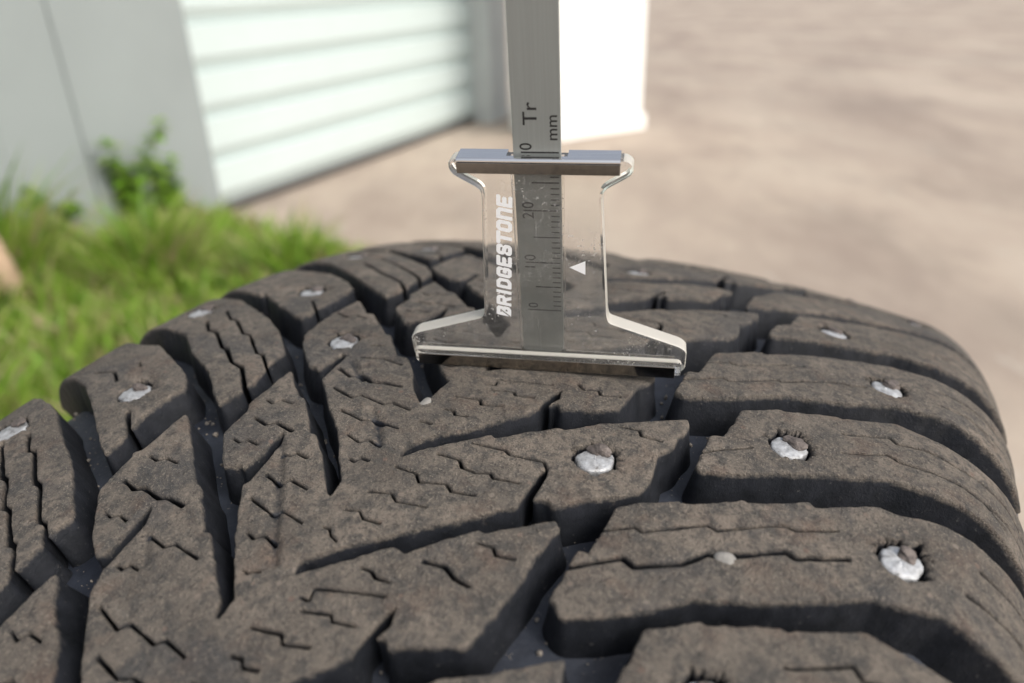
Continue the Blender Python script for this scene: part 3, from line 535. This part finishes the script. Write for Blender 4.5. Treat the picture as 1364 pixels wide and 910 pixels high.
ST = DATA['STUD']
ST['RS5'] = [91.0, 71.5]
seed = 30
blocks = {}; studs = {}
for name in ('LS0', 'LS1', 'LS2', 'LS3', 'LS4', 'RS1', 'RS2', 'RS3', 'RS4', 'RS5'):
    P = np.array(BL[name]); seed += 7
    fl = Field(P[:, 0].min() - 3, P[:, 0].max() + 3, P[:, 1].min() - 3, P[:, 1].max() + 3, 0.2)
    fl.add(P); fl.blur(1); fl.wear(0.27, seed % 50)
    for k, (pl, w) in DATA['S'].items():
        if k.startswith(name): fl.sipe(pl, w, (seed + len(k)) % 50)
    if name[0] == 'R':      # two cuts run on over the shoulder
        e0, e1 = P[P[:, 1] > 97, 0].min(), P[P[:, 1] > 97, 0].max()
        for q_, f_ in enumerate((0.36, 0.70)):
            sm = e0 + (e1 - e0) * f_; fl.sipe([(sm, 80.5 + 2 * q_), (sm + 0.3, 88), (sm - 0.2, 95)], 0.5, 11 + q_)
        fl.cut([(e0 + (e1 - e0) * 0.42, 95.6), (e0 + (e1 - e0) * 0.62, 95.6), (e0 + (e1 - e0) * 0.62, 99), (e0 + (e1 - e0) * 0.42, 99)])
    if name in ST: fl.hole(ST[name], 3.2, seed % 50)
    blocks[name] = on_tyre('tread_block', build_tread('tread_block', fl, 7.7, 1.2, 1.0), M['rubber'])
    if name in ST: studs[name] = stud(*ST[name], seed)
for src, ds in (('RS2', -47.6), ('RS1', -49.4), ('RS4', 58.0), ('RS5', 58.0), ('LS1', -47.5), ('LS3', 49.0), ('LS4', 49.0), ('LS3', 98.0)):
    again(blocks[src], ds)
    if src in studs: again_stud(studs[src], ds)

# the centre rib with its V-shaped lobes: one continuous piece of rubber
def shv(P, l, r): return [[a + l + (r - l) * (b + 30) / 65, b] for a, b in P]
fl = Field(-122, 150, -46, 48, 0.22)
for k in ('Y-1', 'Y0', 'Y1', 'Y2', 'Y3', 'Y4', 'Y5', 'Y6'): fl.add(BL[k])
fl.blur(1); fl.wear(0.27, 5)
lobe = {'0': [], '1': [], '2': []}
for k, (pl, w) in DATA['S'].items():
    if k[0] in 'LA' and k[1] in '012': lobe[k[1]].append((pl, w, k[0]))
for lst, shifts in ((lobe['0'], [(0, 0)]), (lobe['1'], [(0, 0), (47.5, 54), (97.5, 114), (-48, -48)]), (lobe['2'], [(0, 0), (47.5, 60), (97.5, 120), (-48, -48)])):
    for sh in shifts:
        for n, (pl, w, side) in enumerate(lst):
            if sh[0] == -48 and np.mean(np.array(pl)[:, 0]) - 48 > (-72 if side == 'L' else -58): continue      # already traced there
            fl.sipe(shv(pl, *sh), w, (n * 3 + int(abs(sh[0]))) % 50)
for k, shifts in (('slot0', [(0, 0)]), ('slot1', [(0, 0), (47.5, 54), (97.5, 114), (-48, -48)]), ('slotA1', [(0, 0), (47.5, 54), (97.5, 114), (-48, -48)]),
                  ('slot2', [(0, 0), (47.5, 60), (97.5, 120)]), ('slotA2', [(0, 0), (47.5, 60), (-48, -48), (97.5, 120)])):
    for sh in shifts: fl.cut(shv(DATA['C'][k], *sh))
for k, P in DATA['D'].items(): fl.addband(P, 1.0)
rib_studs = [ST['Y1'], ST['Y2'], ST['far']]
for n, c in enumerate(rib_studs): fl.hole(c, 3.2, 3 + n)
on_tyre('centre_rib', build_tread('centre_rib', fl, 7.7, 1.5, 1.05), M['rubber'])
for n, c in enumerate(rib_studs): stud(c[0], c[1], 201 + n * 11)
_c = Vector(surf(0, 0, 0).tolist())

def tyre_world(s, v, h):
    return tyre.matrix_world @ (Vector(HUB) + Vector(surf(s, v, h).tolist()))
def pebble(name, s, v, h, r, seed, label):
    lv, lf = lump(seed, r[0], r[1], r[2], 0.2)
    P = place(lv, s, v, h) ; c = P.mean(0)
    o = link(name, mesh(name, P - c, lf, True), M['pebble'])
    o.matrix_world = tyre.matrix_world @ Matrix.Translation(Vector(HUB) + Vector(c.tolist()))
    return tag(o, label, 'pebble', 'pebbles stuck in the tread')
pebble('pebble', -25.6, -0.9, -1.2, (1.55, 1.9, 1.5), 5, 'pale grey pebble wedged in the end of the narrow groove left of the gauge foot')
pebble('pebble', -34.7, 52.0, -0.5, (1.3, 1.15, 0.85), 9, 'small pale pebble pressed into a wavy cut of the nearest right tread block')

# sand and grit lying in the grooves
gv, gf = [], []
rg = np.random.default_rng(77)
ico = bmesh.new(); bmesh.ops.create_icosphere(ico, subdivisions=1, radius=1.0)
iv = np.array([v.co[:] for v in ico.verts]); if_ = [[v.index for v in f.verts] for f in ico.faces]; ico.free()
for _ in range(4200):
    s, v = rg.uniform(-95, 60), rg.uniform(-85, 88)
    r = 0.09 + 0.36 * rg.random() ** 5
    P = place(iv * (r * rg.uniform(0.7, 1.3, 3)) * (1 + rg.normal(0, 0.12, (len(iv), 1))), s, v, -7.4 + r * 0.5)
    k = len(gv); gv += P.tolist(); gf += [[i + k for i in f] for f in if_]
go = on_tyre('groove_grit', mesh('groove_grit', gv, gf), simple('grit', (0.20, 0.18, 0.155), 0.9, 0, 0.7, 400)); go['kind'] = 'stuff'

# ------------------------------------------------------------------ tread depth gauge (x across, -y towards the camera, z along the ruler)
K = 1.0057 * MM
gauge = bpy.data.objects.new('tread_depth_gauge', None); COL.objects.link(gauge)
tag(gauge, 'clear acrylic tread depth gauge with a steel ruler, standing upright on the tyre tread', 'depth gauge')
_g = Matrix(((0.983759, 0.176659, -0.031788), (-0.179493, 0.967042, -0.180588), (-0.001163, 0.183361, 0.983045))).to_4x4()
_g.translation = Vector((0.012099, -0.013249, 0.000245 + AXLE_Z + WHEEL_R))
gauge.matrix_world = _g

def rounded(poly, radii, seg=5):
    out = []; n = len(poly)
    for i, p in enumerate(poly):
        r = radii[i] if isinstance(radii, (list, tuple)) else radii
        p = Vector(p); a = (Vector(poly[i - 1]) - p); b = (Vector(poly[(i + 1) % n]) - p)
        t = min(r, a.length * 0.45, b.length * 0.45)
        if t < 1e-4: out.append(tuple(p)); continue
        pa = p + a.normalized() * t; pb = p + b.normalized() * t
        for k in range(seg + 1):
            u = k / seg; out.append(tuple((1 - u) ** 2 * pa + 2 * u * (1 - u) * p + u * u * pb))
    return out

def prism(bm, poly, c0, c1, bevel=0.0):
    """outline in (a, b), extruded from depth c0 (back) to c1 (front, towards the camera)"""
    f = [bm.verts.new((a, -c1, b)) for a, b in poly]; k = [bm.verts.new((a, -c0, b)) for a, b in poly]
    n = len(poly); fs = [bm.faces.new(f), bm.faces.new(k[::-1])]
    for i in range(n): fs.append(bm.faces.new((f[(i + 1) % n], f[i], k[i], k[(i + 1) % n])))
    bmesh.ops.recalc_face_normals(bm, faces=fs)
    if bevel > 0:
        es = [e for e in fs[0].edges] + [e for e in fs[1].edges]
        bmesh.ops.bevel(bm, geom=es, offset=bevel, segments=2, profile=0.5, affect='EDGES', clamp_overlap=True)

def scaled(bm):
    bmesh.ops.scale(bm, vec=(K, K, K), verts=bm.verts); return bm

OUT = [(-22.6, 0.3), (-23.5, 1.0), (-23.7, 4.8), (-22.6, 5.9), (-10.5, 9.8), (-10.0, 11.0), (-8.7, 33.2), (-12.9, 35.6), (-13.5, 36.6), (-13.45, 37.6), (-12.6, 38.3),
       (12.9, 38.3), (13.8, 37.6), (13.85, 36.4), (13.2, 35.6), (9.4, 33.3), (10.65, 11.2), (11.0, 9.9), (22.9, 5.7), (24.0, 4.8), (24.0, 1.0), (23.2, 0.3)]
RAD = [0.6, 0.8, 1.3, 1.5, 1.2, 0.6, 1.2, 0.8, 0.8, 0.8, 0.9, 0.9, 0.8, 0.8, 0.8, 1.2, 0.6, 1.2, 1.5, 1.3, 0.8, 0.6]
bm = bmesh.new(); prism(bm, rounded(OUT, RAD), -1.6, 1.6, 0.5)
cav = bmesh.new(); box(cav, -4.15, 3.75, -0.62, 0.62, 1.0, 38.1, 0, flip=False)
bmesh.ops.recalc_face_normals(cav, faces=cav.faces); bmesh.ops.reverse_faces(cav, faces=cav.faces)
_t = bpy.data.meshes.new('t'); cav.to_mesh(_t); cav.free(); bm.from_mesh(_t); bpy.data.meshes.remove(_t)
scaled(bm); bm.normal_update()
for f in bm.faces:
    c = f.calc_center_median() / K
    if abs(f.normal.y) < 0.8 and not (-4.3 < c.x < 3.9): f.material_index = 1
body = link('body', bm_mesh('body', bm), [M['acrylic'], M['frost']], gauge)
# transparent ledge along the foot, in front of the plate
bm = bmesh.new(); prism(bm, rounded([(-23.0, 0.3), (-23.0, 3.35), (23.3, 3.45), (23.3, 0.3)], [0.4, 1.0, 1.0, 0.4]), 1.63, 2.55, 0.35)
scaled(bm); bm.normal_update()
for f in bm.faces:
    if f.normal.z > 0.35 and f.calc_center_median().y < -1.8 * K: f.material_index = 1
link('foot_ledge', bm_mesh('foot_ledge', bm), [M['acrylic'], M['frost']], gauge)
# polished strip round the foot edge
bm = bmesh.new()
box(bm, -22.35, 22.25, -2.80, -2.62, 0.0, 2.25, 0.05); box(bm, -22.35, 22.25, -2.615, 1.65, 0.02, 0.2, 0.05); box(bm, -22.35, 22.25, 1.66, 1.80, 0.0, 2.25, 0.05)
link('foot_strip', bm_mesh('foot_strip', scaled(bm)), M['dark_strip'], gauge)
# bent metal clip over the top edge, notched behind for the ruler
def clip_mesh():
    prof = [(2.0, 36.25)] + [(2.0, 38.0)]
    for k in range(1, 7):
        t = math.pi / 2 * k / 6; prof.append((1.55 + 0.45 * math.cos(t), 38.05 + 0.45 * math.sin(t)))
    prof += [(0.75, 38.5)]
    full = prof + [(-1.7, 38.5)] + [(-2.0, 38.2), (-2.0, 36.6)]
    bm = bmesh.new(); th = 0.18
    def sheet(pr, a0, a1):
        c = [Vector(p) for p in pr]; inn = []
        for i, p in enumerate(c):
            d = (c[min(i + 1, len(c) - 1)] - c[max(i - 1, 0)]).normalized(); inn.append(p + Vector((-d.y, d.x)) * th)
        ring = [[bm.verts.new((a, -p.x, p.y)) for p in c + inn[::-1]] for a in (a0, a1)]
        n = len(ring[0])
        for i in range(n): bm.faces.new((ring[0][i], ring[0][(i + 1) % n], ring[1][(i + 1) % n], ring[1][i]))
        m = len(c)
        for s in (0, 1):
            for i in range(m - 1): bm.faces.new((ring[s][i], ring[s][i + 1], ring[s][n - 2 - i], ring[s][n - 1 - i]))
    sheet(full, -12.05, -4.7); sheet(prof, -4.698, 4.298); sheet(full, 4.3, 11.95)
    bmesh.ops.recalc_face_normals(bm, faces=bm.faces)
    return bm_mesh('top_clip', scaled(bm))
clip = link('top_clip', clip_mesh(), M['chrome'], gauge)
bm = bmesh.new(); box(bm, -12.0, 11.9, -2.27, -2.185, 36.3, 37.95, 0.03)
link('clip_dark_reflection', bm_mesh('clip_dark_reflection', scaled(bm)), M['dark_strip'], clip)  # added sheet: the clip front's dark reflection put into a darker metal colour
# ruler
bm = bmesh.new()
prism(bm, rounded([(-3.68, 3.1), (-3.68, 63.0), (3.32, 63.0), (3.32, 3.4), (2.2, 2.2), (0.1, 1.75), (-2.2, 2.1)], [0.4, 0.1, 0.1, 0.4, 0.9, 0.9, 0.9]), -0.38, 0.38, 0.05)
ruler = link('ruler', bm_mesh('ruler', scaled(bm)), M['steel'], gauge)
PITCH, ZERO = 0.916, 11.42
def mark(x0, x1, z, w=0.2):
    bm = bmesh.new(); box(bm, x0, x1, -0.40, -0.383, z - w / 2, z + w / 2); return bm_mesh('scale_mark', scaled(bm))
_ms = {}
for i in range(0, 31):
    k = 10 if i % 10 == 0 else 5 if i % 5 == 0 else 1
    x0 = {10: -2.55, 5: -1.1, 1: 1.72}[k]
    if k not in _ms: _ms[k] = mark(x0, 3.02, 0.0, 0.24 if k > 1 else 0.21); _ms[k].materials.append(M['ink'])
    link('scale_mark', _ms[k], None, ruler, (0, 0, (ZERO + i * PITCH) * K))

def text_mesh(txt, size, offset=0.018, extrude=0.004):
    cu = bpy.data.curves.new('t', 'FONT'); cu.body = txt; cu.size = size; cu.offset = offset; cu.extrude = extrude
    cu.align_x = 'CENTER'; cu.align_y = 'CENTER'; cu.resolution_u = 4
    o = bpy.data.objects.new('t', cu); COL.objects.link(o)
    bpy.context.view_layer.update()
    me = bpy.data.meshes.new_from_object(o.evaluated_get(bpy.context.evaluated_depsgraph_get()))
    bpy.data.objects.remove(o); return me
def on_ruler(name, txt, a, b, size, sx=1.0):
    me = text_mesh(txt, size)
    # text x runs up the ruler, text y runs to the left
    me.transform(Matrix(((0, -1, 0, a), (0, 0, -1, -0.386), (sx, 0, 0, b), (0, 0, 0, 1))))
    me.transform(Matrix.Scale(K, 4)); me.name = name
    if Matrix(((0, -1, 0), (0, 0, -1), (sx, 0, 0))).determinant() < 0: me.flip_normals()
    return link(name, me, M['ink'], ruler)
for i, t in ((10, '10'), (20, '20'), (30, '30')):
    z = ZERO + i * PITCH
    on_ruler('numeral', t[0], -1.72, z - 0.86, 2.55, 0.92); on_ruler('numeral', t[1], -1.72, z + 0.88, 2.55, 0.92)
on_ruler('numeral', '0', -1.55, ZERO + 0.92, 2.3, 0.92)
on_ruler('lettering', 'Tr', -0.95, 44.6, 2.9, 1.15)
on_ruler('lettering', 'mm', 2.15, 42.6, 2.3, 1.1)

# white print on the front of the plate: heavy slanted capitals reading upwards
def flat_print(name, build, x0, x1, y0, y1, step, xf, parent, mat):
    fl = Field(x0, x1, y0, y1, step); fl.F[:] = -1.0
    build(fl)
    loops = [thin(L, step * 0.9) for L in contours(fl)]
    pts, edges = [], []
    for L in loops:
        k = len(pts); n = len(L); pts += L.tolist(); edges += [(k + i, k + (i + 1) % n) for i in range(n)]
    vo, eo, fo, _, _, _ = delaunay_2d_cdt([Vector(p) for p in pts], edges, [], 0, 1e-6)
    W = np.array([(p.x, p.y) for p in vo]); T = [f for f in fo if fl.at(fl.F, W[list(f)][:, 0].mean(), W[list(f)][:, 1].mean()) > 0]
    used = sorted({i for f in T for i in f}); mp = {v: i for i, v in enumerate(used)}
    verts = [xf(*W[i]) for i in used]; faces = [[mp[i] for i in f] for f in T]
    me = mesh(name, verts, faces)
    bm = bmesh.new(); bm.from_mesh(me); bmesh.ops.recalc_face_normals(bm, faces=bm.faces)
    bm.faces.ensure_lookup_table()
    if bm.faces and bm.faces[0].normal.y > 0: bmesh.ops.reverse_faces(bm, faces=bm.faces)
    bm.to_mesh(me); bm.free()
    return link(name, me, mat, parent)
W_ = 0.80
GLYPH = {   # centre-line strokes in a 0.8 x 1 box
 'B': [[(.1, .1), (.1, .9), (.52, .9), (.68, .82), (.68, .62), (.55, .52), (.3, .52)], [(.55, .52), (.7, .42), (.7, .2), (.55, .1), (.1, .1)]],
 'R': [[(.1, 0), (.1, .9), (.55, .9), (.7, .8), (.7, .56), (.55, .46), (.1, .46)], [(.46, .46), (.7, .0)]],
 'I': [[(.2, 0), (.2, 1)]],
 'D': [[(.1, .1), (.1, .9), (.5, .9), (.7, .74), (.7, .26), (.5, .1), (.1, .1)]],
 'G': [[(.7, .72), (.7, .82), (.58, .9), (.22, .9), (.1, .8), (.1, .2), (.22, .1), (.58, .1), (.7, .2), (.7, .45), (.44, .45)]],
 'E': [[(.7, .9), (.1, .9), (.1, .1), (.7, .1)], [(.1, .5), (.6, .5)]],
 'S': [[(.7, .74), (.68, .84), (.58, .9), (.22, .9), (.1, .82), (.1, .62), (.22, .53), (.58, .47), (.7, .38), (.7, .18), (.58, .1), (.22, .1), (.1, .16), (.1, .28)]],
 'T': [[(.0, .9), (.8, .9)], [(.4, .9), (.4, 0)]],
 'O': [[(.1, .22), (.1, .78), (.24, .9), (.56, .9), (.7, .78), (.7, .22), (.56, .1), (.24, .1), (.1, .22)]],
 'N': [[(.1, 0), (.1, .9), (.54, .9), (.7, .78), (.7, 0)]],
}
def letter(ch):
    def build(fl):
        for st in GLYPH[ch]:
            fl.F = np.maximum(fl.F, 0.142 - sdf_line(fl.S, fl.V, st))
        if ch == 'B':   # the diagonal slash through the first letter
            fl.F = np.maximum(fl.F, sdf_poly(fl.S, fl.V, [(-.03, -.03), (.32, -.03), (.45, .52), (.1, .52)]))
            fl.F = np.minimum(fl.F, sdf_line(fl.S, fl.V, [(-.02, .06), (.42, .66)]) - 0.05)
        fl.F = np.minimum(fl.F, np.minimum(fl.V + 0.025, 1.025 - fl.V))
    return build
TXT = 'BRIDGESTONE'; Hh = 2.5
adv = [0.98 if c != 'I' else 0.58 for c in TXT]
total = sum(adv) - 0.16
b0, b1 = 10.35, 32.8
unit = (b1 - b0) / (total + 0.25)
pos = b0 + 0.02
for c, ad in zip(TXT, adv):
    def xf(x, y, pos=pos):
        u = pos + x * unit + 0.22 * y * unit               # along the ruler, slanted
        base = -5.42 + (u - b0) / (b1 - b0) * 1.45          # the line of print follows the neck edge
        return ((base - y * Hh * 0.95) * K, -1.608 * K, u * K)
    flat_print('letter', letter(c), -0.2, 1.0, -0.2, 1.2, 0.025, xf, body, M['white_print'])
    pos += ad * unit
tri = [(4.5, 20.4), (7.05, 21.65), (7.05, 19.15)]
link('arrow', mesh('arrow', [(a * K, -1.608 * K, b * K) for a, b in tri], [(0, 2, 1)]), M['white_print'], body)

# ------------------------------------------------------------------ ground
def ground_material():
    g = NT('sandy_ground')
    mp = g.n('ShaderNodeMapping'); mp.inputs['Scale'].default_value = (1.0, 0.45, 1.0); mp.inputs['Rotation'].default_value = (0, 0, 0.25)
    g.l(g.tc.outputs['Object'], mp.inputs['Vector']); mv = mp.outputs['Vector']
    c = g.ramp(g.noise(1.7, 7, 0.62, mv), [(0.30, (0.27, 0.215, 0.178)), (0.5, (0.405, 0.335, 0.272)), (0.70, (0.50, 0.43, 0.35))])
    c = g.mix(g.math('MULTIPLY', g.ramp(g.noise(4.2, 5, 0.6, mv), [(0.52, 0.0), (0.7, 1.0)]), 0.55), c, (0.24, 0.20, 0.165))
    c = g.mix(g.math('MULTIPLY', g.ramp(g.noise(0.8, 4, 0.6), [(0.46, 0.0), (0.62, 1.0)]), 0.35), c, (0.27, 0.225, 0.19))
    c = g.mix(g.math('MULTIPLY', g.ramp(g.noise(15, 4, 0.6, mv), [(0.64, 0.0), (0.7, 1.0)]), 0.4), c, (0.48, 0.44, 0.38))
    g.set(**{'Base Color': c, 'Roughness': 0.95})
    g.set(Normal=g.bump(g.noise(40, 6, 0.7), 0.6, 0.01))
    return g.m
gx = np.concatenate([[-150, -60, -20, -8], np.linspace(-4, 4, 60), [8, 20, 60, 150]])
gy = np.concatenate([[-100, -30, -8], np.linspace(-3, 6, 70), [10, 25, 70, 250]])
X, Y = np.meshgrid(gx, gy, indexing='ij')
Z = 0.014 * vnoise(X + 40, Y + 40, 0.6, 31) * np.exp(-((X ** 2 + Y ** 2) / 60)) - 0.008
n, m = X.shape
link('ground', mesh('ground', np.stack([X, Y, Z], -1).reshape(-1, 3), [(i * m + j, (i + 1) * m + j, (i + 1) * m + j + 1, i * m + j + 1) for i in range(n - 1) for j in range(m - 1)], True), ground_material())
bpy.data.objects['ground']['kind'] = 'structure'

# ------------------------------------------------------------------ garage with a ribbed white door
M['door'] = simple('white_door_paint', (0.52, 0.60, 0.59), 0.5, 0, 0.04, 6, 0.1, 60, 0.002)
M['grey'] = simple('grey_render', (0.255, 0.285, 0.283), 0.85, 0, 0.14, 3.0, 0.4, 120, 0.002)
M['white'] = simple('white_wall_paint', (0.88, 0.88, 0.85), 0.7, 0, 0.05, 8, 0.2, 100, 0.002)
M['rail'] = simple('dark_rubber_seal', (0.10, 0.095, 0.09), 0.7)
garage = bpy.data.objects.new('garage', None); COL.objects.link(garage)
garage.location = (-0.876, 2.146, 0); garage.rotation_euler = (0, 0, math.atan2(0.895, 0.445))
tag(garage, 'grey garage with a white ribbed metal door, out of focus behind the grass', 'garage')
def bx(name, mat, parent, *a, bevel=0.004):
    bm = bmesh.new(); box(bm, *a, bevel); return link(name, bm_mesh(name, bm), mat, parent)
pier = bx('wall', M['grey'], garage, -1.9, -0.63, -0.03, 0.25, -0.02, 2.35)
bx('wall', M['grey'], garage, -0.43, -0.04, -0.03, 0.25, -0.02, 2.35)
bx('wall_recess', M['grey'], garage, -0.629, -0.431, -0.0255, 0.24, -0.02, 2.34)
M['pale'] = simple('pale_grey_paint', (0.50, 0.53, 0.52), 0.7, 0, 0.12, 6, 0.2, 90, 0.002)
bx('corner_post', M['pale'], garage, 1.70, 1.90, -0.06, 0.25, -0.02, 2.35)
bx('lintel', M['grey'], garage, -0.039, 1.699, 0.02, 0.25, 2.11, 2.35)
door = bx('door', M['door'], garage, -0.038, 1.698, 0.062, 0.085, 0.0, 2.105)
bx('bottom_seal', M['rail'], door, -0.036, 1.696, 0.025, 0.061, 0.0, 0.018)
pitch = 0.132
pr = [(0.050, 0.0005), (0.030, 0.043), (0.030, pitch - 0.005), (0.050, pitch - 0.0005)]
vs = [(x, y, z) for x in (-0.036, 1.696) for y, z in pr]; k = len(pr)
slat = mesh('slat', vs, [(i, k + i, k + i + 1, i + 1) for i in range(k - 1)] + [tuple(range(k))[::-1], tuple(range(k, 2 * k))])
_b = bmesh.new(); _b.from_mesh(slat); bmesh.ops.recalc_face_normals(_b, faces=_b.faces); _b.to_mesh(slat); _b.free()
slat.materials.append(M['door'])
for i in range(15): link('slat', slat, None, door, (0, 0, 0.02 + i * pitch))

wall = bpy.data.objects.new('white_wall', None); COL.objects.link(wall); wall.location = (0.31, 3.24, 0); wall.rotation_euler = (0, 0, 0.50)
tag(wall, 'bright white painted wall end standing right behind the ruler of the gauge', 'wall')
bx('panel', M['white'], wall, -0.13, 0.375, 0.0, 0.35, -0.02, 2.2, bevel=0.01)
bx('plinth', M['white'], wall, -0.14, 0.385, -0.02, -0.001, -0.02, 0.06)

M['wood'] = simple('pale_wood', (0.52, 0.37, 0.26), 0.8, 0, 0.3, 30, 0.5, 90, 0.003)
bm = bmesh.new(); bmesh.ops.create_cone(bm, cap_ends=True, segments=14, radius1=0.032, radius2=0.024, depth=0.46)
for v in bm.verts: v.co.z += 0.23
for v in bm.verts: v.co.x += 0.004 * math.sin(v.co.z * 31)
st = link('wooden_stake', bm_mesh('wooden_stake', bm, True), M['wood'], None, (-1.032, 1.34, -0.03)); st.rotation_euler = (0.05, -0.16, 0.4)
tag(st, 'pale peach wooden stake at the far left beside the grey wall', 'stake')

# ------------------------------------------------------------------ grass and weeds
def grass_material():
    g = NT('grass_blade')
    at = g.n('ShaderNodeAttribute', attribute_name='tint')
    c = g.ramp(at.outputs['Fac'], [(0.0, (0.085, 0.165, 0.014)), (0.4, (0.175, 0.345, 0.028)), (0.75, (0.300, 0.420, 0.060)), (1.0, (0.36, 0.30, 0.16))])
    tr = g.n('ShaderNodeBsdfTranslucent'); g.l(c, tr.inputs['Color'])
    g.set(**{'Base Color': c, 'Roughness': 0.55})
    mx = g.n('ShaderNodeMixShader'); mx.inputs[0].default_value = 0.35
    g.l(g.p.outputs[0], mx.inputs[1]); g.l(tr.outputs[0], mx.inputs[2])
    g.l(mx.outputs[0], g.t.nodes['Material Output'].inputs['Surface'])
    return g.m
M['grass'] = grass_material()
D_ = np.array([0.445, 0.895]); N_ = np.array([0.895, -0.445])
def blades(pts, hts, wid, rng, leafy=0.0):
    V, F, T = [], [], []
    for (x, y), h, w in zip(pts, hts, wid):
        a = rng.uniform(0, 6.283); lean = rng.uniform(0.1, 0.75) * h; dx, dy = math.cos(a), math.sin(a)
        b = rng.uniform(0, 6.283); wx, wy = math.cos(b) * w, math.sin(b) * w; t = np.clip(rng.normal(0.56, 0.28), 0, 1)
        if rng.random() < 0.13: t = 1.0
        k = len(V); z0 = -0.012
        for f, ww in ((0, 0.7), (0.4, 1.0), (0.75, 0.7)):
            px, py, pz = x + dx * lean * f * f, y + dy * lean * f * f, z0 + h * f * (1 - 0.15 * f)
            V += [(px - wx * ww, py - wy * ww, pz), (px + wx * ww, py + wy * ww, pz)]; T += [t, t]
        V.append((x + dx * lean, y + dy * lean, z0 + h * 0.86)); T.append(min(1, t + 0.15))
        F += [(k, k + 1, k + 3, k + 2), (k + 2, k + 3, k + 5, k + 4), (k + 4, k + 5, k + 6)]
    return V, F, T
def tinted(name, V, F, T, parent=None, loc=(0, 0, 0)):
    me = mesh(name, V, F, True); at = me.attributes.new('tint', 'FLOAT', 'POINT'); at.data.foreach_set('value', np.array(T, np.float32))
    return link(name, me, M['grass'], parent, loc)
rng = np.random.default_rng(5)
pts, hts, wid = [], [], []
while len(pts) < 30000:
    x, y = rng.uniform(-2.0, -0.12), rng.uniform(0.45, 2.25)
    d = (np.array([x, y]) - (-0.876, 2.146)) @ N_                 # distance in front of the garage face
    edge = 2.10 - 0.80 * (x + 0.88) + 0.12 * float(vnoise(np.array(x), np.array(y), 0.12, 3))
    if d < 0.05 or y > edge: continue
    near = max(0.0, 1 - d / 0.5)
    c = float(vnoise(np.array(x), np.array(y), 0.16, 7)) + 0.5
    if rng.random() > 0.25 + c: continue
    fade = np.clip((edge - y) / 0.35, 0.25, 1)
    pts.append((x, y)); hts.append((0.09 + 0.14 * c * c + 0.20 * near * c * c) * rng.uniform(0.6, 1.25) * fade); wid.append(rng.uniform(0.002, 0.0045) * (1 + 1.2 * (rng.random() < 0.25)))
for _ in range(1500):          # loose taller stalks towards the wall
    t_ = rng.uniform(-1.0, -0.10); d_ = 0.04 + abs(rng.normal(0, 0.16))
    x, y = np.array([-0.876, 2.146]) + D_ * t_ + N_ * d_
    if y > 2.10 - 0.80 * (x + 0.88): continue
    c = float(vnoise(np.array(x), np.array(y), 0.22, 9)) + 0.5
    pts.append((x, y)); hts.append((0.10 + 0.20 * c * c) * np.clip(1.0 - 1.2 * (t_ + 0.45), 0.35, 1) * rng.uniform(0.7, 1.2)); wid.append(rng.uniform(0.002, 0.005))
g_ = tinted('grass', *blades(pts, hts, wid, rng)); g_['kind'] = 'stuff'
def weed(x, y, h, n, label, seed):
    rng = np.random.default_rng(seed)
    w = bpy.data.objects.new('tall_weed', None); COL.objects.link(w); w.location = (x, y, 0)
    tag(w, label, 'weed')
    V, F, T = [], [], []
    st = []
    for s in range(3):
        a = rng.uniform(0, 6.28); bx_, by_ = 0.015 * math.cos(a), 0.015 * math.sin(a); lx, ly = rng.normal(0, 0.10, 2) * h
        hh = h * rng.uniform(0.75, 1.0); st.append((bx_, by_, lx, ly, hh))
        for i in range(7):
            f = i / 6; k = len(V); r = 0.003 * (1 - 0.6 * f)
            for q in range(4): V.append((bx_ + lx * f * f + r * math.cos(q * 1.57), by_ + ly * f * f + r * math.sin(q * 1.57), hh * f - 0.01)); T.append(0.45)
            if i: F += [(k - 4 + q, k - 4 + (q + 1) % 4, k + (q + 1) % 4, k + q) for q in range(4)]
    tinted('stem', V, F, T, w)
    V, F, T = [], [], []
    for _ in range(n):
        bx_, by_, lx, ly, hh = st[rng.integers(0, 3)]; f = rng.uniform(0.15, 1.0); a = rng.uniform(0, 6.28)
        L = rng.uniform(0.035, 0.07) * (1.15 - 0.5 * f); c = np.array([bx_ + lx * f * f, by_ + ly * f * f, hh * f]); d = np.array([math.cos(a), math.sin(a), rng.uniform(-0.2, 0.7)]); d /= np.linalg.norm(d)
        sd = np.cross(d, [0, 0, 1]); sd /= np.linalg.norm(sd) + 1e-9; k = len(V); t = np.clip(rng.normal(0.45, 0.2), 0, 0.85)
        for u, ww in ((0, 0.05), (0.35, 0.26), (0.7, 0.2)):
            p = c + d * L * u - np.array([0, 0, 0.25 * L * u * u]); V += [tuple(p - sd * L * ww), tuple(p + sd * L * ww)]; T += [t, t]
        V.append(tuple(c + d * L - np.array([0, 0, 0.25 * L]))); T.append(t)
        F += [(k, k + 1, k + 3, k + 2), (k + 2, k + 3, k + 5, k + 4), (k + 4, k + 5, k + 6)]
    tinted('leaves', V, F, T, w)
weed(-0.985, 1.80, 0.40, 260, 'tall green weed reaching highest against the grey garage wall', 3)
weed(-1.10, 1.62, 0.27, 170, 'low bushy weed by the grey garage wall near the wooden stake', 8)
weed(-0.93, 1.92, 0.25, 200, 'broad yellow-green weed at the foot of the grey wall nearest the ribbed door', 14)
bpy.context.view_layer.update()
